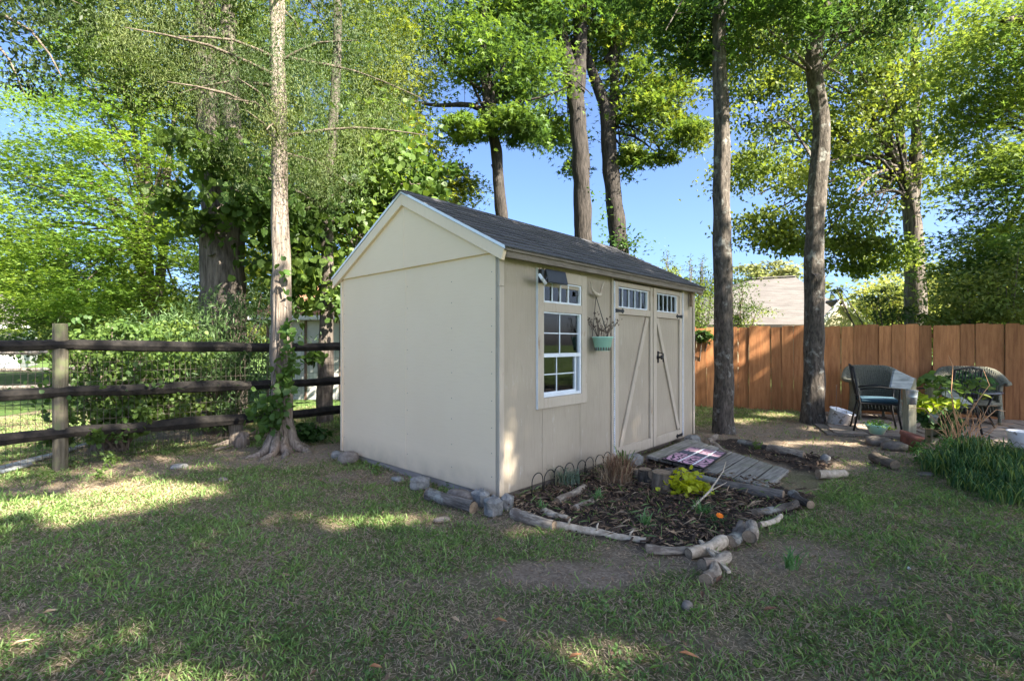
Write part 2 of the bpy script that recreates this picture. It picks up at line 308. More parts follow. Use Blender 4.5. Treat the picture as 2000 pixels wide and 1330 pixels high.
# ------------------------------------------------------------------ ground sheet
def ground():
    def axis(a, b, st, far, n): 
        core = np.arange(a, b, st); out = np.geomspace(.3, far, n)
        return np.concatenate([(a-out)[::-1], core, b+out])
    xs = axis(-9, 11, .07, 400, 22); ys = axis(.3, 11.5, .07, 500, 22)
    X, Y = np.meshgrid(xs, ys); nx, ny = len(xs), len(ys)
    Z = np.array([hterr(a, b) for a, b in zip(X.ravel(), Y.ravel())]).reshape(X.shape)
    core = (X > -9) & (X < 11) & (Y > .3) & (Y < 11.5)
    bn = bareness(X, Y); so = soil(X, Y)
    Z = np.where(core, Z+.006*fnoise(X, Y, 21)+so*(.02+.014*fnoise(X, Y, 30)), -.02)
    V = np.stack([X, Y, Z], -1).reshape(-1, 3); i = np.arange((nx-1)*(ny-1)); r = i//(nx-1); c = i % (nx-1); a = r*nx+c
    F = np.stack([a, a+1, a+1+nx, a+nx], 1)
    col = np.stack([bn, so, ((X > -9.5) & (Y < 9.5) & core).astype(float)], -1).reshape(-1, 3)
    m, t, p = nt('lawn_ground'); at_ = N(t, 'ShaderNodeAttribute', attribute_name='Col'); sp = N(t, 'ShaderNodeSeparateColor'); t.links.new(at_.outputs[0], sp.inputs[0])
    tc = N(t, 'ShaderNodeTexCoord')
    def nz(s, d=8, r=.7): n = N(t, 'ShaderNodeTexNoise'); n.inputs['Scale'].default_value = s; n.inputs['Detail'].default_value = d; n.inputs['Roughness'].default_value = r; t.links.new(tc.outputs['Object'], n.inputs['Vector']); return n.outputs[0]
    n1 = nz(3); n2 = nz(55); n3 = nz(14)
    green = ramp(t, n2, [(.3, (.08, .075, .038)), (.5, (.17, .155, .08)), (.7, (.32, .27, .16))])
    dirt = ramp(t, n2, [(.3, (.17, .125, .09)), (.55, (.34, .265, .20)), (.75, (.48, .39, .30))])
    dirt = mixc(t, ramp(t, n3, [(.4, (0, 0, 0)), (.65, (.6, .6, .6))]), dirt, (.19, .135, .095))
    sl = ramp(t, n2, [(.35, (.022, .017, .015)), (.6, (.075, .055, .043)), (.75, (.19, .13, .09))])
    far = ramp(t, nz(.8), [(.35, (.05, .10, .022)), (.7, (.13, .18, .05))])
    c = mixc(t, sp.outputs[0], green, dirt); c = mixc(t, sp.outputs[2], far, c); c = mixc(t, sp.outputs[1], c, sl)
    t.links.new(c, p.inputs['Base Color']); p.inputs['Roughness'].default_value = .95; p.inputs['Specular IOR Level'].default_value = .15
    b = N(t, 'ShaderNodeBump'); b.inputs['Strength'].default_value = 1.0; b.inputs['Distance'].default_value = .02; t.links.new(n2, b.inputs['Height']); t.links.new(b.outputs[0], p.inputs['Normal'])
    o = link('ground', npmesh('ground', V, F, m, col, True)); tag(o, kind='structure', label='lawn worn thin with bare dirt patches and a dark mulch bed')
ground()
# ------------------------------------------------------------------ shed
U = Vector((math.sin(R(43)), math.cos(R(43)), 0)); W = Vector((-math.cos(R(43)), math.sin(R(43)), 0))
C0 = Vector((-29/960*3.85, 3.85, 0)); SL, SW, SB, ST = 3.74, 2.46, .055, 1.955
def sw(u, v, z): return C0+U*u+W*v+Vector((0, 0, z))
shed = empty('garden_shed', C0, R(47), 'cream painted wooden garden shed with gabled dark shingle roof and double doors', 'shed')
def B(name, mat, x0, x1, y0, y1, z0, z1, par=shed, bev=.003): return MB().box(x0, x1, y0, y1, z0, z1).build(name, mat, par, bev=bev)
RS = .515; RID = 2.70                       # roof slope, ridge top
rz = lambda v: RID-RS*abs(v-SW/2)
# gable end (faces back left): two lower panels, seam at v=1.22, and upper triangle in two pieces, set 12 mm proud
B('siding_panel', M['gable'], -.0, .02, .02, 1.2262, SB, 1.982)
B('siding_panel', M['gable'], -.0, .02, 1.2268, SW-.002, SB, 1.982)
for a, b in ((.02, 1.2297), (1.2303, SW-.02)):
    pts = [(-.022, a, 1.968), (-.022, b, 1.968), (-.022, b, rz(b)-.03), (-.022, a, rz(a)-.03)]
    o = MB().prism(pts, 0, (.04, 0, 0)).build('upper_gable_panel', M['gable'], shed, bev=.003)
    if a < 1: o['label'] = 'upper gable panel set proud of the lower siding'
# drip shadow batten under the upper panel, nail dots
nb = MB()
for v in (.55, .06, 1.2, 2.4):
    for k in range(9):
        z = .2+k*.2+random.uniform(-.02, .02); nb.box(-.0015, .002, v-.003, v+.003, z, z+.006)
nb.build('nail_head', M['browntrim'], shed)['kind'] = 'stuff'
# rear and far end walls
B('rear_wall', M['gable'], 0.0, SL, SW, SW+.02, SB, 1.982)
B('end_wall', M['gable'], SL-.02, SL-.001, .02, SW-.002, SB, 1.982)
MB().prism([(SL-.02, .02, 1.984), (SL-.02, SW-.02, 1.984), (SL-.02, SW/2, rz(SW/2)-.04)], 0, (.02, 0, 0)).build('end_gable', M['gable'], shed)
B('floor', M['skid'], .022, SL-.022, .022, SW-.002, SB+.0, SB+.03)
B('interior_partition', M['dark'], .03, SL-.03, 1.35, 1.37, SB+.03, 1.95)
# front siding panels round the openings
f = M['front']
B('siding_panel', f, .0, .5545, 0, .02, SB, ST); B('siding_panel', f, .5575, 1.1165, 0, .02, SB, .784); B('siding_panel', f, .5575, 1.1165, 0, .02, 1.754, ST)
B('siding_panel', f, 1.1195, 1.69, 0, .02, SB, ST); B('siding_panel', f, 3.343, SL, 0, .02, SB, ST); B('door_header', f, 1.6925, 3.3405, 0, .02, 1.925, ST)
# vertical corner trims
B('corner_trim', M['trim'], .0, .055, -.026, -.001, SB, 1.70); B('corner_trim', M['trim'], .001, .054, -.0255, -.001, 1.703, 1.955)
B('corner_trim', M['trim'], SL-.05, SL, -.018, -.001, SB, 1.955); B('corner_trim', M['rake'], -.012, -.001, SW-.03, SW+.01, SB, 1.955)
# base: skids and sill boards
B('sill_board', M['skidp'], -.004+.02, .05, .03, SW-.03, -.055, SB-.002); B('sill_board', M['skid'], .055, SL-.03, .02, .06, -.05, SB-.002)
B('skid', M['skid'], .1, SL-.1, .5, .6, -.06, SB-.004); B('skid', M['skid'], .1, SL-.1, 1.85, 1.95, -.06, SB-.004)
# roof
OH, E0, E1 = .135, -.055, SL+.06
roof = MB()
for sgn in (1, -1):
    def P(v, dz): vv = v if sgn == 1 else SW-v; return (E0+.01, vv, rz(v)+dz)
    pts = [P(-OH+.01, -.016), P(SW/2, -.016), P(SW/2, -.036), P(-OH+.01, -.036)]
    if sgn < 0: pts = pts[::-1]
    roof.prism(pts, 0, (E1-E0-.02, 0, 0))
roof = roof.build('roof', M['fascia'], shed)
ang = math.atan(RS)
slope_len = (SW/2+OH)/math.cos(ang); ncourse = 12; expo = slope_len/ncourse
sm = MB().box(-.149, .149, -.02, expo+.03, -.006, .006).mesh('shingle', M['shingle'])
for k in range(ncourse):
    s = k*expo; off = (k*.11) % .3 - .3; u = E0+off
    while u < E1:
        a = max(u, E0); b = min(u+.3, E1); u += .3
        if b-a < .05: continue
        v = -OH+math.cos(ang)*s; z = RID-RS*(SW/2+OH)+math.sin(ang)*s
        link('shingle', sm, roof, ((a+b)/2, v, z-.002+random.uniform(0, .002)), (ang-.075+random.uniform(-.008, .008), 0, random.uniform(-.004, .004)), ((b-a)/.3, 1, 1))
rs = MB()
for k in range(ncourse):
    s = k*expo; v = SW+OH-math.cos(ang)*s; z = RID-RS*(SW/2+OH)+math.sin(ang)*s
    Mx = Matrix.Translation((0, v, z-.006)) @ Matrix.Rotation(-ang+.05, 4, 'X')
    rs.box(E0, E1, -expo-.03, .02, -.0035, .0035, Mx)
rs.build('rear_shingle_courses', M['shingle'], roof)['kind'] = 'stuff'
rc = MB()
for sg in (-1, 1):
    Mx = Matrix.Rotation(-sg*ang, 4, 'X'); rc.box(-.16, .16, min(0, sg*.13), max(0, sg*.13), -.003, .004, Mx)
rc = rc.mesh('ridge_shingle', M['shingle'])
u = E0+.14
while u < E1+.02: link('ridge_shingle', rc, roof, (min(u, E1-.14), SW/2, RID+.004+random.uniform(0, .003)), (0, -.025, 0)); u += .25
# rake boards and white drip edges at both gables
for xx, nm in ((-.05, 1), (SL+.03, 0)):
    for sg in (0, 1):
        def q(v, dz): return (xx, v if sg == 0 else SW-v, rz(v)+dz)
        bd = MB().prism([q(-OH+.012, -.028), q(SW/2-.001, -.028), q(SW/2-.001, -.135), q(-OH+.012+.03, -.125)], 0, (.036 if nm else .02, 0, 0)).build('rake_board', M['rake'], shed, bev=.002)
        MB().prism([q(-OH, .001), q(SW/2, .001), q(SW/2, -.024), q(-OH, -.024)], 0, (-.006, 0, 0)).build('drip_edge', M['white_metal'], shed)
# eaves
B('fascia', M['fascia'], -.012, SL+.03, -OH+.014, -OH+.032, 1.915, 1.968); MB().box(-.012, SL+.03, -OH+.034, -.001, 1.958, 1.963).build('soffit', M['trim'], shed)
B('eave_drip_edge', M['fascia'], -.045, SL+.05, -OH-.004, -OH+.006, 1.962, 1.985)
# ---- window: casing boards, transom, lower sash
Wn = MB().box(.47, .553, -.022, -.001, .693, 1.90).build('window', M['trim'], shed, bev=.003)
tr_, vi, gl = M['trim'], M['vinyl'], M['glass']
def WB(nm, mt, *a, par=None, bev=.002): return B(nm, mt, *a, par=par or Wn, bev=bev)
WB('casing_board', tr_, 1.12, 1.20, -.022, -.001, .693, 1.90); WB('casing_board', tr_, .5535, 1.1195, -.022, -.001, .693, .782)
WB('casing_board', tr_, .5535, 1.1195, -.022, -.001, 1.80, 1.90); WB('casing_board', tr_, .5535, 1.1195, -.022, .01, 1.532, 1.610)
WB('vinyl_strip', vi, .4685, .4705, -.024, .0, .692, 1.90)
# transom
for a in ((.5535, .572, 1.612, 1.798), (1.10, 1.1185, 1.612, 1.798), (.5725, 1.0995, 1.612, 1.628), (.5725, 1.0995, 1.785, 1.798)): WB('frame', vi, a[0], a[1], -.012, .02, a[2], a[3])
for x in (.69, .81, .93, ): WB('muntin', vi, x-.006, x+.006, -.006, .006, 1.6285, 1.7845)
for a, b in ((.5725, .6835), (.6965, .8035), (.8165, .9235), (.9365, 1.0995)): WB('pane', gl, a, b, .008, .011, 1.6285, 1.7845, bev=0)
WB('latch', M['plastic'], 1.03, 1.075, -.012, .0, 1.70, 1.74)
# main sash
for a in ((.5535, .565, .786, 1.53), (1.095, 1.1185, .786, 1.53), (.5655, 1.0945, .786, .808), (.5655, 1.0945, 1.518, 1.53), (.5655, 1.0945, 1.134, 1.168)): WB('frame', vi, a[0], a[1], -.012, .025, a[2], a[3])
WB('frame', vi, 1.045, 1.062, .002, .03, .8085, 1.1335); WB('frame', vi, .5655, 1.0445, .002, .03, .8085, .828)
for z0, z1, yy, zz, xx in ((.8285, 1.1335, .012, .982, .775), (1.1685, 1.5175, .004, 1.346, .81)):
    x1 = 1.0445 if yy > .01 else 1.0945
    WB('muntin', vi, xx-.006, xx+.006, yy, yy+.006, z0, z1); WB('muntin', vi, .5655, xx-.0065, yy, yy+.006, zz-.005, zz+.005); WB('muntin', vi, xx+.0065, x1, yy, yy+.006, zz-.005, zz+.005)
    for a, b in ((.5655, xx-.0065), (xx+.0065, x1)):
        for c, d in ((z0, zz-.0055), (zz+.0055, z1)): WB('pane', gl, a, b, yy+.007, yy+.010, c, d, bev=0)
cu = MB()
cols = 26
for (ua, ub, za, zb) in ((.86, 1.12, 1.12, 1.80),):
    b = len(cu.v)
    for j in range(2):
        for i in range(cols):
            t = i/(cols-1); w = 1 if j else .75+.25*t; cu.v.append(Vector((ub-(ub-ua)*(1-t)*w, .06+.018*math.sin(t*24), zb if j else za)))
    for i in range(cols-1): cu.f.append([b+i, b+i+1, b+cols+i+1, b+cols+i])
cu.build('curtain', M['curtain'], Wn, smooth=True)
# ---- doors
def door(x0, x1, tr0, tr1, brace, side):
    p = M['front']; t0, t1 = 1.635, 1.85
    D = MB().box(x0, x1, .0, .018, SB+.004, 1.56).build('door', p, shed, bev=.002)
    def DB(nm, mt, *a, bev=.002, par=None): return B(nm, mt, *a, par=par or D, bev=bev)
    DB('stile', tr_, x0, x0+.075, -.024, -.001, SB+.004, 1.905); DB('stile', tr_, x1-.075, x1, -.024, -.001, SB+.004, 1.905)
    DB('rail', tr_, x0+.077, x1-.077, -.024, -.001, SB+.004, SB+.115); DB('rail', tr_, x0+.077, x1-.077, -.024, .018, 1.563, 1.63); DB('rail', tr_, x0+.077, x1-.077, -.024, .018, 1.855, 1.905)
    (ax, az), (bx, bz) = brace
    MB().bar((ax, -.012, az), (bx, -.012, bz), .02, .062, Vector((1, 0, .01))).build('brace', tr_, D, bev=.002)
    tw = MB().box(tr0, tr0+.012, -.012, .014, t0, t1).build('transom_window', vi, D)
    DB('frame', vi, tr1-.012, tr1, -.012, .014, t0, t1, par=tw); DB('frame', vi, tr0+.0125, tr1-.0125, -.012, .014, t0, t0+.012, par=tw); DB('frame', vi, tr0+.0125, tr1-.0125, -.012, .014, t1-.012, t1, par=tw)
    DB('filler', tr_, x0+.077, tr0-.002, -.01, .018, 1.632, 1.853); DB('filler', tr_, tr1+.002, x1-.077, -.01, .018, 1.632, 1.853)
    n = 5; w = (tr1-tr0-.025)/n
    for i in range(n):
        a = tr0+.0125+i*w
        if i: DB('muntin', vi, a-.004, a+.004, -.008, .004, t0+.0125, t1-.0125, par=tw, bev=0)
        DB('pane', gl, a+.0045, a+w-.0045, .006, .008, t0+.0125, t1-.0125, par=tw, bev=0)
    hx = x0 if side < 0 else x1
    for hz in (1.598, .10):
        hb = MB(); pr = [(hx-side*.0, -.03, hz-.022), (hx-side*.12, -.03, hz-.012), (hx-side*.15, -.03, hz-.026), (hx-side*.185, -.03, hz), (hx-side*.15, -.03, hz+.026), (hx-side*.12, -.03, hz+.012), (hx, -.03, hz+.022)]
        if hz > 1 or side > 0: hb.prism(pr if side < 0 else pr[::-1], 0, (0, .005, 0)).build('strap_hinge', M['black'], D)
    ph = MB(); hx2 = x0-.012 if side < 0 else x1+.012
    ph.box(hx2-.012, hx2+.012, -.0265, -.0245, SB+.03, 1.90); z = SB+.04
    while z < 1.89: ph.box(hx2-.006, hx2+.006, -.034, -.0265, z, z+.014); z += .024
    ph.build('piano_hinge', M['hinge'], D)
    return D
B('jamb', tr_, 1.655, 1.6895, -.022, -.001, SB, 1.925); B('jamb', tr_, 3.3445, 3.40, -.022, -.001, SB, 1.925); B('head_casing', tr_, 1.655, 3.40, -.023, -.001, 1.927, 1.950)
D1 = door(1.705, 2.555, 1.745, 2.43, ((2.415, 1.545), (1.815, .125)), -1); D1['label'] = 'left door leaf with brace rising to the right'
D2 = door(2.562, 3.328, 2.60, 3.19, ((2.655, 1.55), (3.235, .185)), 1); D2['label'] = 'right door leaf with black knob and brace falling to the right'
B('astragal', tr_, 2.535, 2.585, -.034, -.026, SB+.006, 1.905, par=D2)
hk = MB().lathe([(0, 0), (.03, 0), (.03, .006), (.012, .01), (.012, .035), (.024, .04), (.026, .055), (0, .062)], 14, (2.655, -.026, 1.095), Matrix.Rotation(R(90), 4, 'X').to_3x3())
hk.box(2.64, 2.67, -.034, -.0265, 1.03, 1.165).tube([(2.655, -.04, 1.15), (2.69, -.075, 1.14), (2.695, -.075, 1.04)], .007, 6); hk.build('door_handle', M['black'], D2, smooth=True)
# wooden bracket under right eave
MB().box(3.56, 3.60, -.05, -.02, 1.74, 1.92).build('bracket', M['cut'], shed)
# ---- solar light on the window head
lt = empty('solar_security_light', sw(.5, -.022, 1.80), R(47), 'black security light with twin lamp head beside the shed window top', 'light')
MB().box(-.03, .005, -.045, -.001, -.03, .085).build('mount', M['plastic'], lt, bev=.004)
MB().box(.012, .29, -.075, -.055, -.045, .075, Matrix.Rotation(R(-14), 4, 'X')).build('solar_panel', M['plastic'], lt, bev=.004)
MB().tube([(-.01, -.045, .0), (-.03, -.075, -.02), (.02, -.06, .02)], .01, 8).build('arm', M['plastic'], lt)
for k in range(2):
    lh = MB().box(-.045, .045, -.012, .012, -.028, .028).build('lamp_head', M['bucket'] if 0 else M['vinyl'], lt, (-.07-.045*k, -.09-.02*k, -.02+.012*k), (R(-35), R(12), R(25)), bev=.004)
    MB().box(-.038, .038, -.0155, -.0125, -.022, .022).build('lens', surf('lamp_lens', (.5, .5, .46), (.8, .8, .7), (60, 60, 60), .2, 0, spec=.6), lh)
# ---- antler hook with the hanging basket
an = MB(); pts = []
for i in range(15):
    a = R(200+140*i/14+(0)); pts.append((.085*math.cos(a), -.035-.02*math.sin(i/14*3.1), .085*math.sin(a)+.01))
pts = [(-.09, -.03, .05)]+pts+[(.095, -.05, .05), (.11, -.055, .06)]
an.tube(pts, [.007]+[.008+.012*math.sin(i/14*3.14) for i in range(15)]+[.009, .005], 8, .2).tube([pts[9], (.06, -.06, -.02)], [.01, .004], 6)
ah = an.build('antler_hook', M['antler'], None, sw(1.33, -.01, 1.80), (0, 0, R(47)), smooth=True); tag(ah, 'curved pale antler fixed to the shed wall as a hook', 'hook')
pot = empty('hanging_basket', sw(1.33, -.115, 1.185), R(47), 'mint green plastic hanging pot with dead stems beside the shed window', 'flower pot')
MB().lathe([(.001, 0), (.070, 0), (.074, .034), (.080, .036), (.096, .122), (.102, .124), (.103, .136), (.095, .136), (.090, .115), (0, .105)], 28).build('pot', M['mint'], pot, smooth=True)
tk = MB()
for k in range(18):
    a = k*math.tau/18; Mx = Matrix.Rotation(a, 4, 'Z'); tk.box(.0715, .0765, -.006, .006, .004, .034, Mx)
tk.build('drain_slots', M['bark'], pot)['kind'] = 'stuff'
st = MB()
for a in (0, 2.1, 4.2): st.tube([(.1*math.cos(a), .1*math.sin(a), .13), (0, .075, .53)], .0032, 5)
st.build('hanger', M['black'], pot)
dp = MB(); rr = random.Random(3)
for k in range(16):
    a = rr.uniform(0, 6.28); L = rr.uniform(.10, .30); le = rr.uniform(.02, .13)
    if k in (0, 1): a = .1; L = .2; le = .34
    p0 = Vector((.04*math.cos(a), .04*math.sin(a), .11)); p1 = p0+Vector((le*.4*math.cos(a), le*.4*math.sin(a), L*.6)); p2 = p0+Vector((le*math.cos(a), le*math.sin(a), L))
    dp.tube([p0, p1, p2], [.004, .003, .0015], 4)
    for j in range(7):
        q = p1.lerp(p2, rr.random())+Vector((rr.uniform(-.03, .03), rr.uniform(-.03, .03), rr.uniform(-.02, .03))); s = rr.uniform(.006, .014)
        dp.quad(q+Vector((-s, 0, 0)), q+Vector((0, s*.6, -s)), q+Vector((s, 0, 0)), q+Vector((0, 0, s)))
dp.build('dead_plant', M['driedplant'], pot)
# ------------------------------------------------------------------ split rail fence, left
FA, FB = Vector((-4.86, 4.67, 0)), Vector((-2.475, 6.79, 0)); FD = (FB-FA).normalized(); FN = Vector((FD.y, -FD.x, 0))
srf = empty('rail_fence', FA, 0, 'dark three rail fence with wire mesh behind the old cedar trunk', 'fence')
def fp(s, z, n=0): return FD*s+FN*n+Vector((0, 0, z))
SP = (-2.02, .42, 2.6, 5.1, 7.4)
def postmesh(mb, s, hgt, w, n):
    pts = []; 
    for i in range(9): pts.append(fp(s, -.05+(hgt+.05)*i/8, n)+Vector((random.uniform(-.003, .003), random.uniform(-.003, .003), 0)))
    return mb.tube(pts, [w]*8+[w*.96], 10, .05)
for i, s in enumerate(SP):
    o = postmesh(MB(), s, 1.455 if i < 2 else 1.33, .062 if i < 2 else .055, .03).build('post', M['post'], srf)
    if i == 1: o['label'] = 'pale lichened round post'
pieces = [(-2.02, .42), (.42, 2.6), (2.6, 5.1), (5.1, 7.4)]
for zz in (.345, .76, 1.215):
    for i, (a, b) in enumerate(pieces):
        n = 9; pts = []; r = []
        dz = random.uniform(-.012, .012)
        for k in range(n):
            t = k/(n-1); pts.append(fp(a-.1+(b-a+.2)*t, zz+dz+(.02 if i % 2 else -.02)*(1-2*t)+random.uniform(-.006, .006), .04+(.0 if i % 2 else .02)))
            r.append(.052+.012*math.sin(t*3.14)+random.uniform(-.004, .004))
        MB().tube(pts, r, 7, .16, fr=2).build('rail', M['rail'], srf)
wm = MB()
s = -2.0
while s < 7.3:
    wm.tube([fp(s, .06, -.05), fp(s, 1.16, -.05)], .0021, 3, cap=False); s += .052
for z in (.06, .12, .19, .27, .36, .46, .56, .66, .76, .86, .96, 1.06, 1.16): wm.tube([fp(-2, z, -.05), fp(7.3, z, -.05)], .0021, 3, cap=False)
wm.build('wire_mesh', M['wire'], srf)['kind'] = 'stuff'
# second far fence across the neighbour's lawn
f2 = empty('far_rail_fence', (-9.6, 9.0, 0), 0, 'weathered low rail fence running across the sunny neighbouring lawn', 'fence')
for s in (0, 2.4, 4.8): MB().tube([(s-1, .2*s, -.05), (s-1, .2*s, 1.2)], .05, 8, .05).build('post', M['post'], f2)
for z in (.45, .78, 1.1):
    for s in (-2.4, 0, 2.4): MB().tube([(s-1, .2*s, z), (s+.2, .2*s+.24, z-.02), (s+1.4, .2*s+.48, z)], .045, 6, .1).build('rail', M['bark'], f2)
# ------------------------------------------------------------------ wooden privacy fence
PA, PB = Vector((4.9, 9.4, 0)), Vector((8.33, 8.0, 0)); PD = (PB-PA).normalized()
pf = empty('privacy_fence', PA, math.atan2(PD.y, PD.x), 'tall orange brown stained wooden board fence across the back of the yard', 'fence')
bm_ = []
for v in range(4):
    m = MB(); w = .186; t = .018; c = .018; zt = 1.585
    m.prism([(-w/2, 0, -.03), (w/2, 0, -.03), (w/2, 0, zt-c), (w/2-c, 0, zt), (-w/2+c, 0, zt), (-w/2, 0, zt-c)], 0, (0, t, 0)); bm_.append(m.mesh('fence_board', M['cedarfence']))
x = -2.9; i = 0
while x < 5.6:
    link('board', bm_[i % 4], pf, (x, random.uniform(-.005, .005)+(.004 if i % 2 else 0), random.uniform(-.022, .018)), (random.uniform(-.010, .010), random.uniform(-.005, .005), random.uniform(-.02, .02)), (random.uniform(.95, 1.04), 1, 1)); x += .190; i += 1
for z in (.25, .8, 1.35): MB().box(-3, 5.7, .041, .08, z, z+.085).build('backing_rail', M['cedarfence'], pf)
for k in range(5): MB().box(-2.9+k*2.1, -2.81+k*2.1, .082, .17, -.1, 1.5).build('post', M['cedarfence'], pf)
# ------------------------------------------------------------------ houses
def slab(name, mat, pts, th, par):                       # roof plane of a given thickness
    P = [Vector(p) for p in pts]; n = (P[1]-P[0]).cross(P[2]-P[0]).normalized()
    if n.z < 0: n = -n
    return MB().prism(P, 0, -n*th).build(name, mat, par)
def courses(par, mat, a0, a1, b0, b1, n, name='shingle_course'):   # overlapping shingle rows between eave a0-a1 and ridge b0-b1
    a0, a1, b0, b1 = map(Vector, (a0, a1, b0, b1)); nn = (a1-a0).cross(b0-a0).normalized()
    if nn.z < 0: nn = -nn
    mb = MB()
    for i in range(n):
        t0 = i/n; t1 = min(1, (i+1.15)/n); p, q = a0.lerp(b0, t0), a1.lerp(b1, t0); r, s = a1.lerp(b1, t1), a0.lerp(b0, t1)
        mb.quad(p+nn*.008, q+nn*.008, r+nn*.002, s+nn*.002).quad(p, q, q+nn*.008, p+nn*.008)
    o = mb.build(name, mat, par); o['kind'] = 'stuff'; return o
hz = empty('grey_roof_house', (11, 22, 0), 0, 'house with grey tan shingled roof and pale yellow gable behind the orange fence', 'house')
def rel(v, e): return Vector(v)-Vector(e)
he = (11, 22, 0)
e0, e1 = rel(at(1335, 634, 20), he), rel(at(1690, 634, 20), he); r0, r1 = rel(at(1466, 547, 24.5), he), rel(at(1553, 541, 24.5), he)
slab('roof', M['houseroof'], [e0, e1, r1, r0], .15, hz); courses(hz, M['houseroof'], e0, e1, r0, r1, 26)
bk = rel(at(1650, 600, 29), he); slab('roof', M['houseroof'], [e1, e1+Vector((.2, 8, 0)), r1+Vector((0, 1.5, 0)), r1], .15, hz)
slab('roof', M['houseroof'], [e0, r0, r0+Vector((0, 1.5, 0)), e0+Vector((-.2, 8, 0))], .15, hz)
MB().bar(r0+Vector((0, 0, .08)), r1+Vector((0, 0, .04)), .25, .05).build('ridge_vent', M['houseroof'], hz)
MB().box(e0.x+.4, e1.x-.4, e0.y+.5, e0.y+8, 0, e0.z-.02).build('wall', M['yellowsiding'], hz)
# front gable of the same house
ga, gb, gc = rel(at(1600, 634, 17.5), he), rel(at(1638, 592, 17.5), he), rel(at(1698, 634, 17.5), he)
n = 12; 
for i in range(n):
    t0, t1 = i/n, (i+1)/n; zl = ga.z+(gb.z-ga.z)*t0; zh = ga.z+(gb.z-ga.z)*t1-.006
    a, b = ga.lerp(gb, t0), gc.lerp(gb, t0); c, d = gc.lerp(gb, t1), ga.lerp(gb, t1)
    MB().prism([a, b, c, d], 0, (0, .05, 0)).build('siding_board', M['yellowsiding'], hz, rot=None)
MB().box(ga.x+.1, gc.x-.1, ga.y, ga.y+3, 0, ga.z-.01).build('wall', M['yellowsiding'], hz)
for a, b in ((ga, gb), (gc, gb)):
    d = (b-a).normalized(); MB().bar(a-d*.5+Vector((0, -.09, .02)), b+d*.05+Vector((0, -.09, .02)), .06, .16).build('rake_board', M['trimwhite'], hz)
    if a is gc: slab('gable_roof', M['houseroof'], [a-d*.6+Vector((0, -.06, .12)), b+Vector((0, -.06, .14)), b+Vector((0, .7, .14)), a-d*.6+Vector((0, .7, .12))], .08, hz)
# small outbuilding behind the cedar
ob = empty('white_outbuilding', (-4.5, 11.1, 0), 0, 'white sided outbuilding with brown shingled roof half hidden behind the cedar trunk', 'house')
oe = (-4.5, 11.1, 0); wl, wr = rel(at(520, 625, 11.1), oe), rel(at(690, 625, 11.1), oe); top = wl.z
MB().box(wl.x, wr.x+1.5, 0, 3, -.02, top).build('wall', M['whitesiding'], ob)
x = wl.x+.02
while x < wr.x+1.4: MB().box(x, x+.29, -.018, -.001, 0, top-.03).build('board', M['whitesiding'], ob); x += .3
for px in (522, 596, 665): q = rel(at(px, 625, 11.05), oe); MB().box(q.x-.025, q.x+.025, -.045, -.02, 0, top-.02).build('downpipe', M['browntrim'], ob)
MB().box(wl.x-.25, wr.x+1.7, -.32, -.28, top-.01, top+.09).build('fascia', M['trimwhite'], ob)
e0, e1 = Vector((wl.x-.25, -.3, top+.09)), Vector((wr.x+1.7, -.3, top+.09)); r0, r1 = Vector((wl.x+1.25, 1.6, top+1.25)), Vector((wr.x+1.7, 1.6, top+1.25))
slab('roof', M['brownroof'], [e0, e1, r1, r0], .08, ob); courses(ob, M['brownroof'], e0, e1, r0, r1, 14)
slab('roof', M['brownroof'], [e0, r0, Vector((wl.x-.25, 3.4, top+.09))], .08, ob)
# white house at the far left
wh = empty('white_house', (-26.0, 24.6, 0), R(38), 'white house with pale roof and a dark wall lantern at the far left', 'house')
MB().box(-8, 1.0, 0, 6, 0, 2.15).build('wall', M['whitesiding'], wh); slab('roof', M['houseroof'], [(-8.5, -.5, 2.1), (1.5, -.5, 2.1), (1.5, 3, 4), (-8.5, 3, 4)], .15, wh)
MB().box(-8.5, 1.5, -.56, -.5, 2.0, 2.2).build('fascia', M['trimwhite'], wh); MB().box(.4, .75, -.3, -.01, 1.35, 1.75).build('lantern', M['black'], wh); MB().box(-6, -4.6, -.05, -.01, 0, 1.9).build('door', M['trimwhite'], wh)
# ------------------------------------------------------------------ trees
def is_lit(P):                                            # does a leaf at P shade one of the sunny patches?
    P = np.asarray(P); s = np.array(SV); q = P-s*(P[:, 2:3]/s[2]); x, y = q[:, 0], q[:, 1]; k = np.zeros(len(P), bool)
    for poly in LITP: k |= inpoly(poly, x+.06*np.sin(7*y), y+.06*np.sin(6*x+1))
    for cx, cy, rx, ry in LITE: k |= ell(cx, cy, rx+.12, ry+.10, x, y)+.6*fnoise(x, y, 6.0) < 1
    # sunny streaks on the shed's front wall
    n = np.array(-W); d = ((P-np.array(C0)) @ n)/(s @ n); hit = P-s*d[:, None]; rel_ = hit-np.array(C0); u = rel_ @ np.array(U); z = rel_[:, 2]
    for cu_, cz, ru, rzz, sl in ((.12, .32, .15, .46, .12), (.18, .80, .12, .22, .1), (2.28, .62, .05, .3, .18), (2.2, .28, .06, .16, .2), (3.72, .3, .08, .3, 0), (.05, .1, .1, .16, 0)):
        k |= (d > 0) & ((((u-cu_-sl*(z-cz))/ru)**2+((z-cz)/rzz)**2) < 1)
    return k
LITP = [[gnd(*p) for p in ((-60, 1005), (60, 1035), (250, 1012), (400, 980), (450, 948), (320, 925), (210, 938), (90, 966), (-60, 985))]]
LITE = []
def lite(px, py, rx, ry): g = gnd(px, py); LITE.append((g.x, g.y, rx, ry))
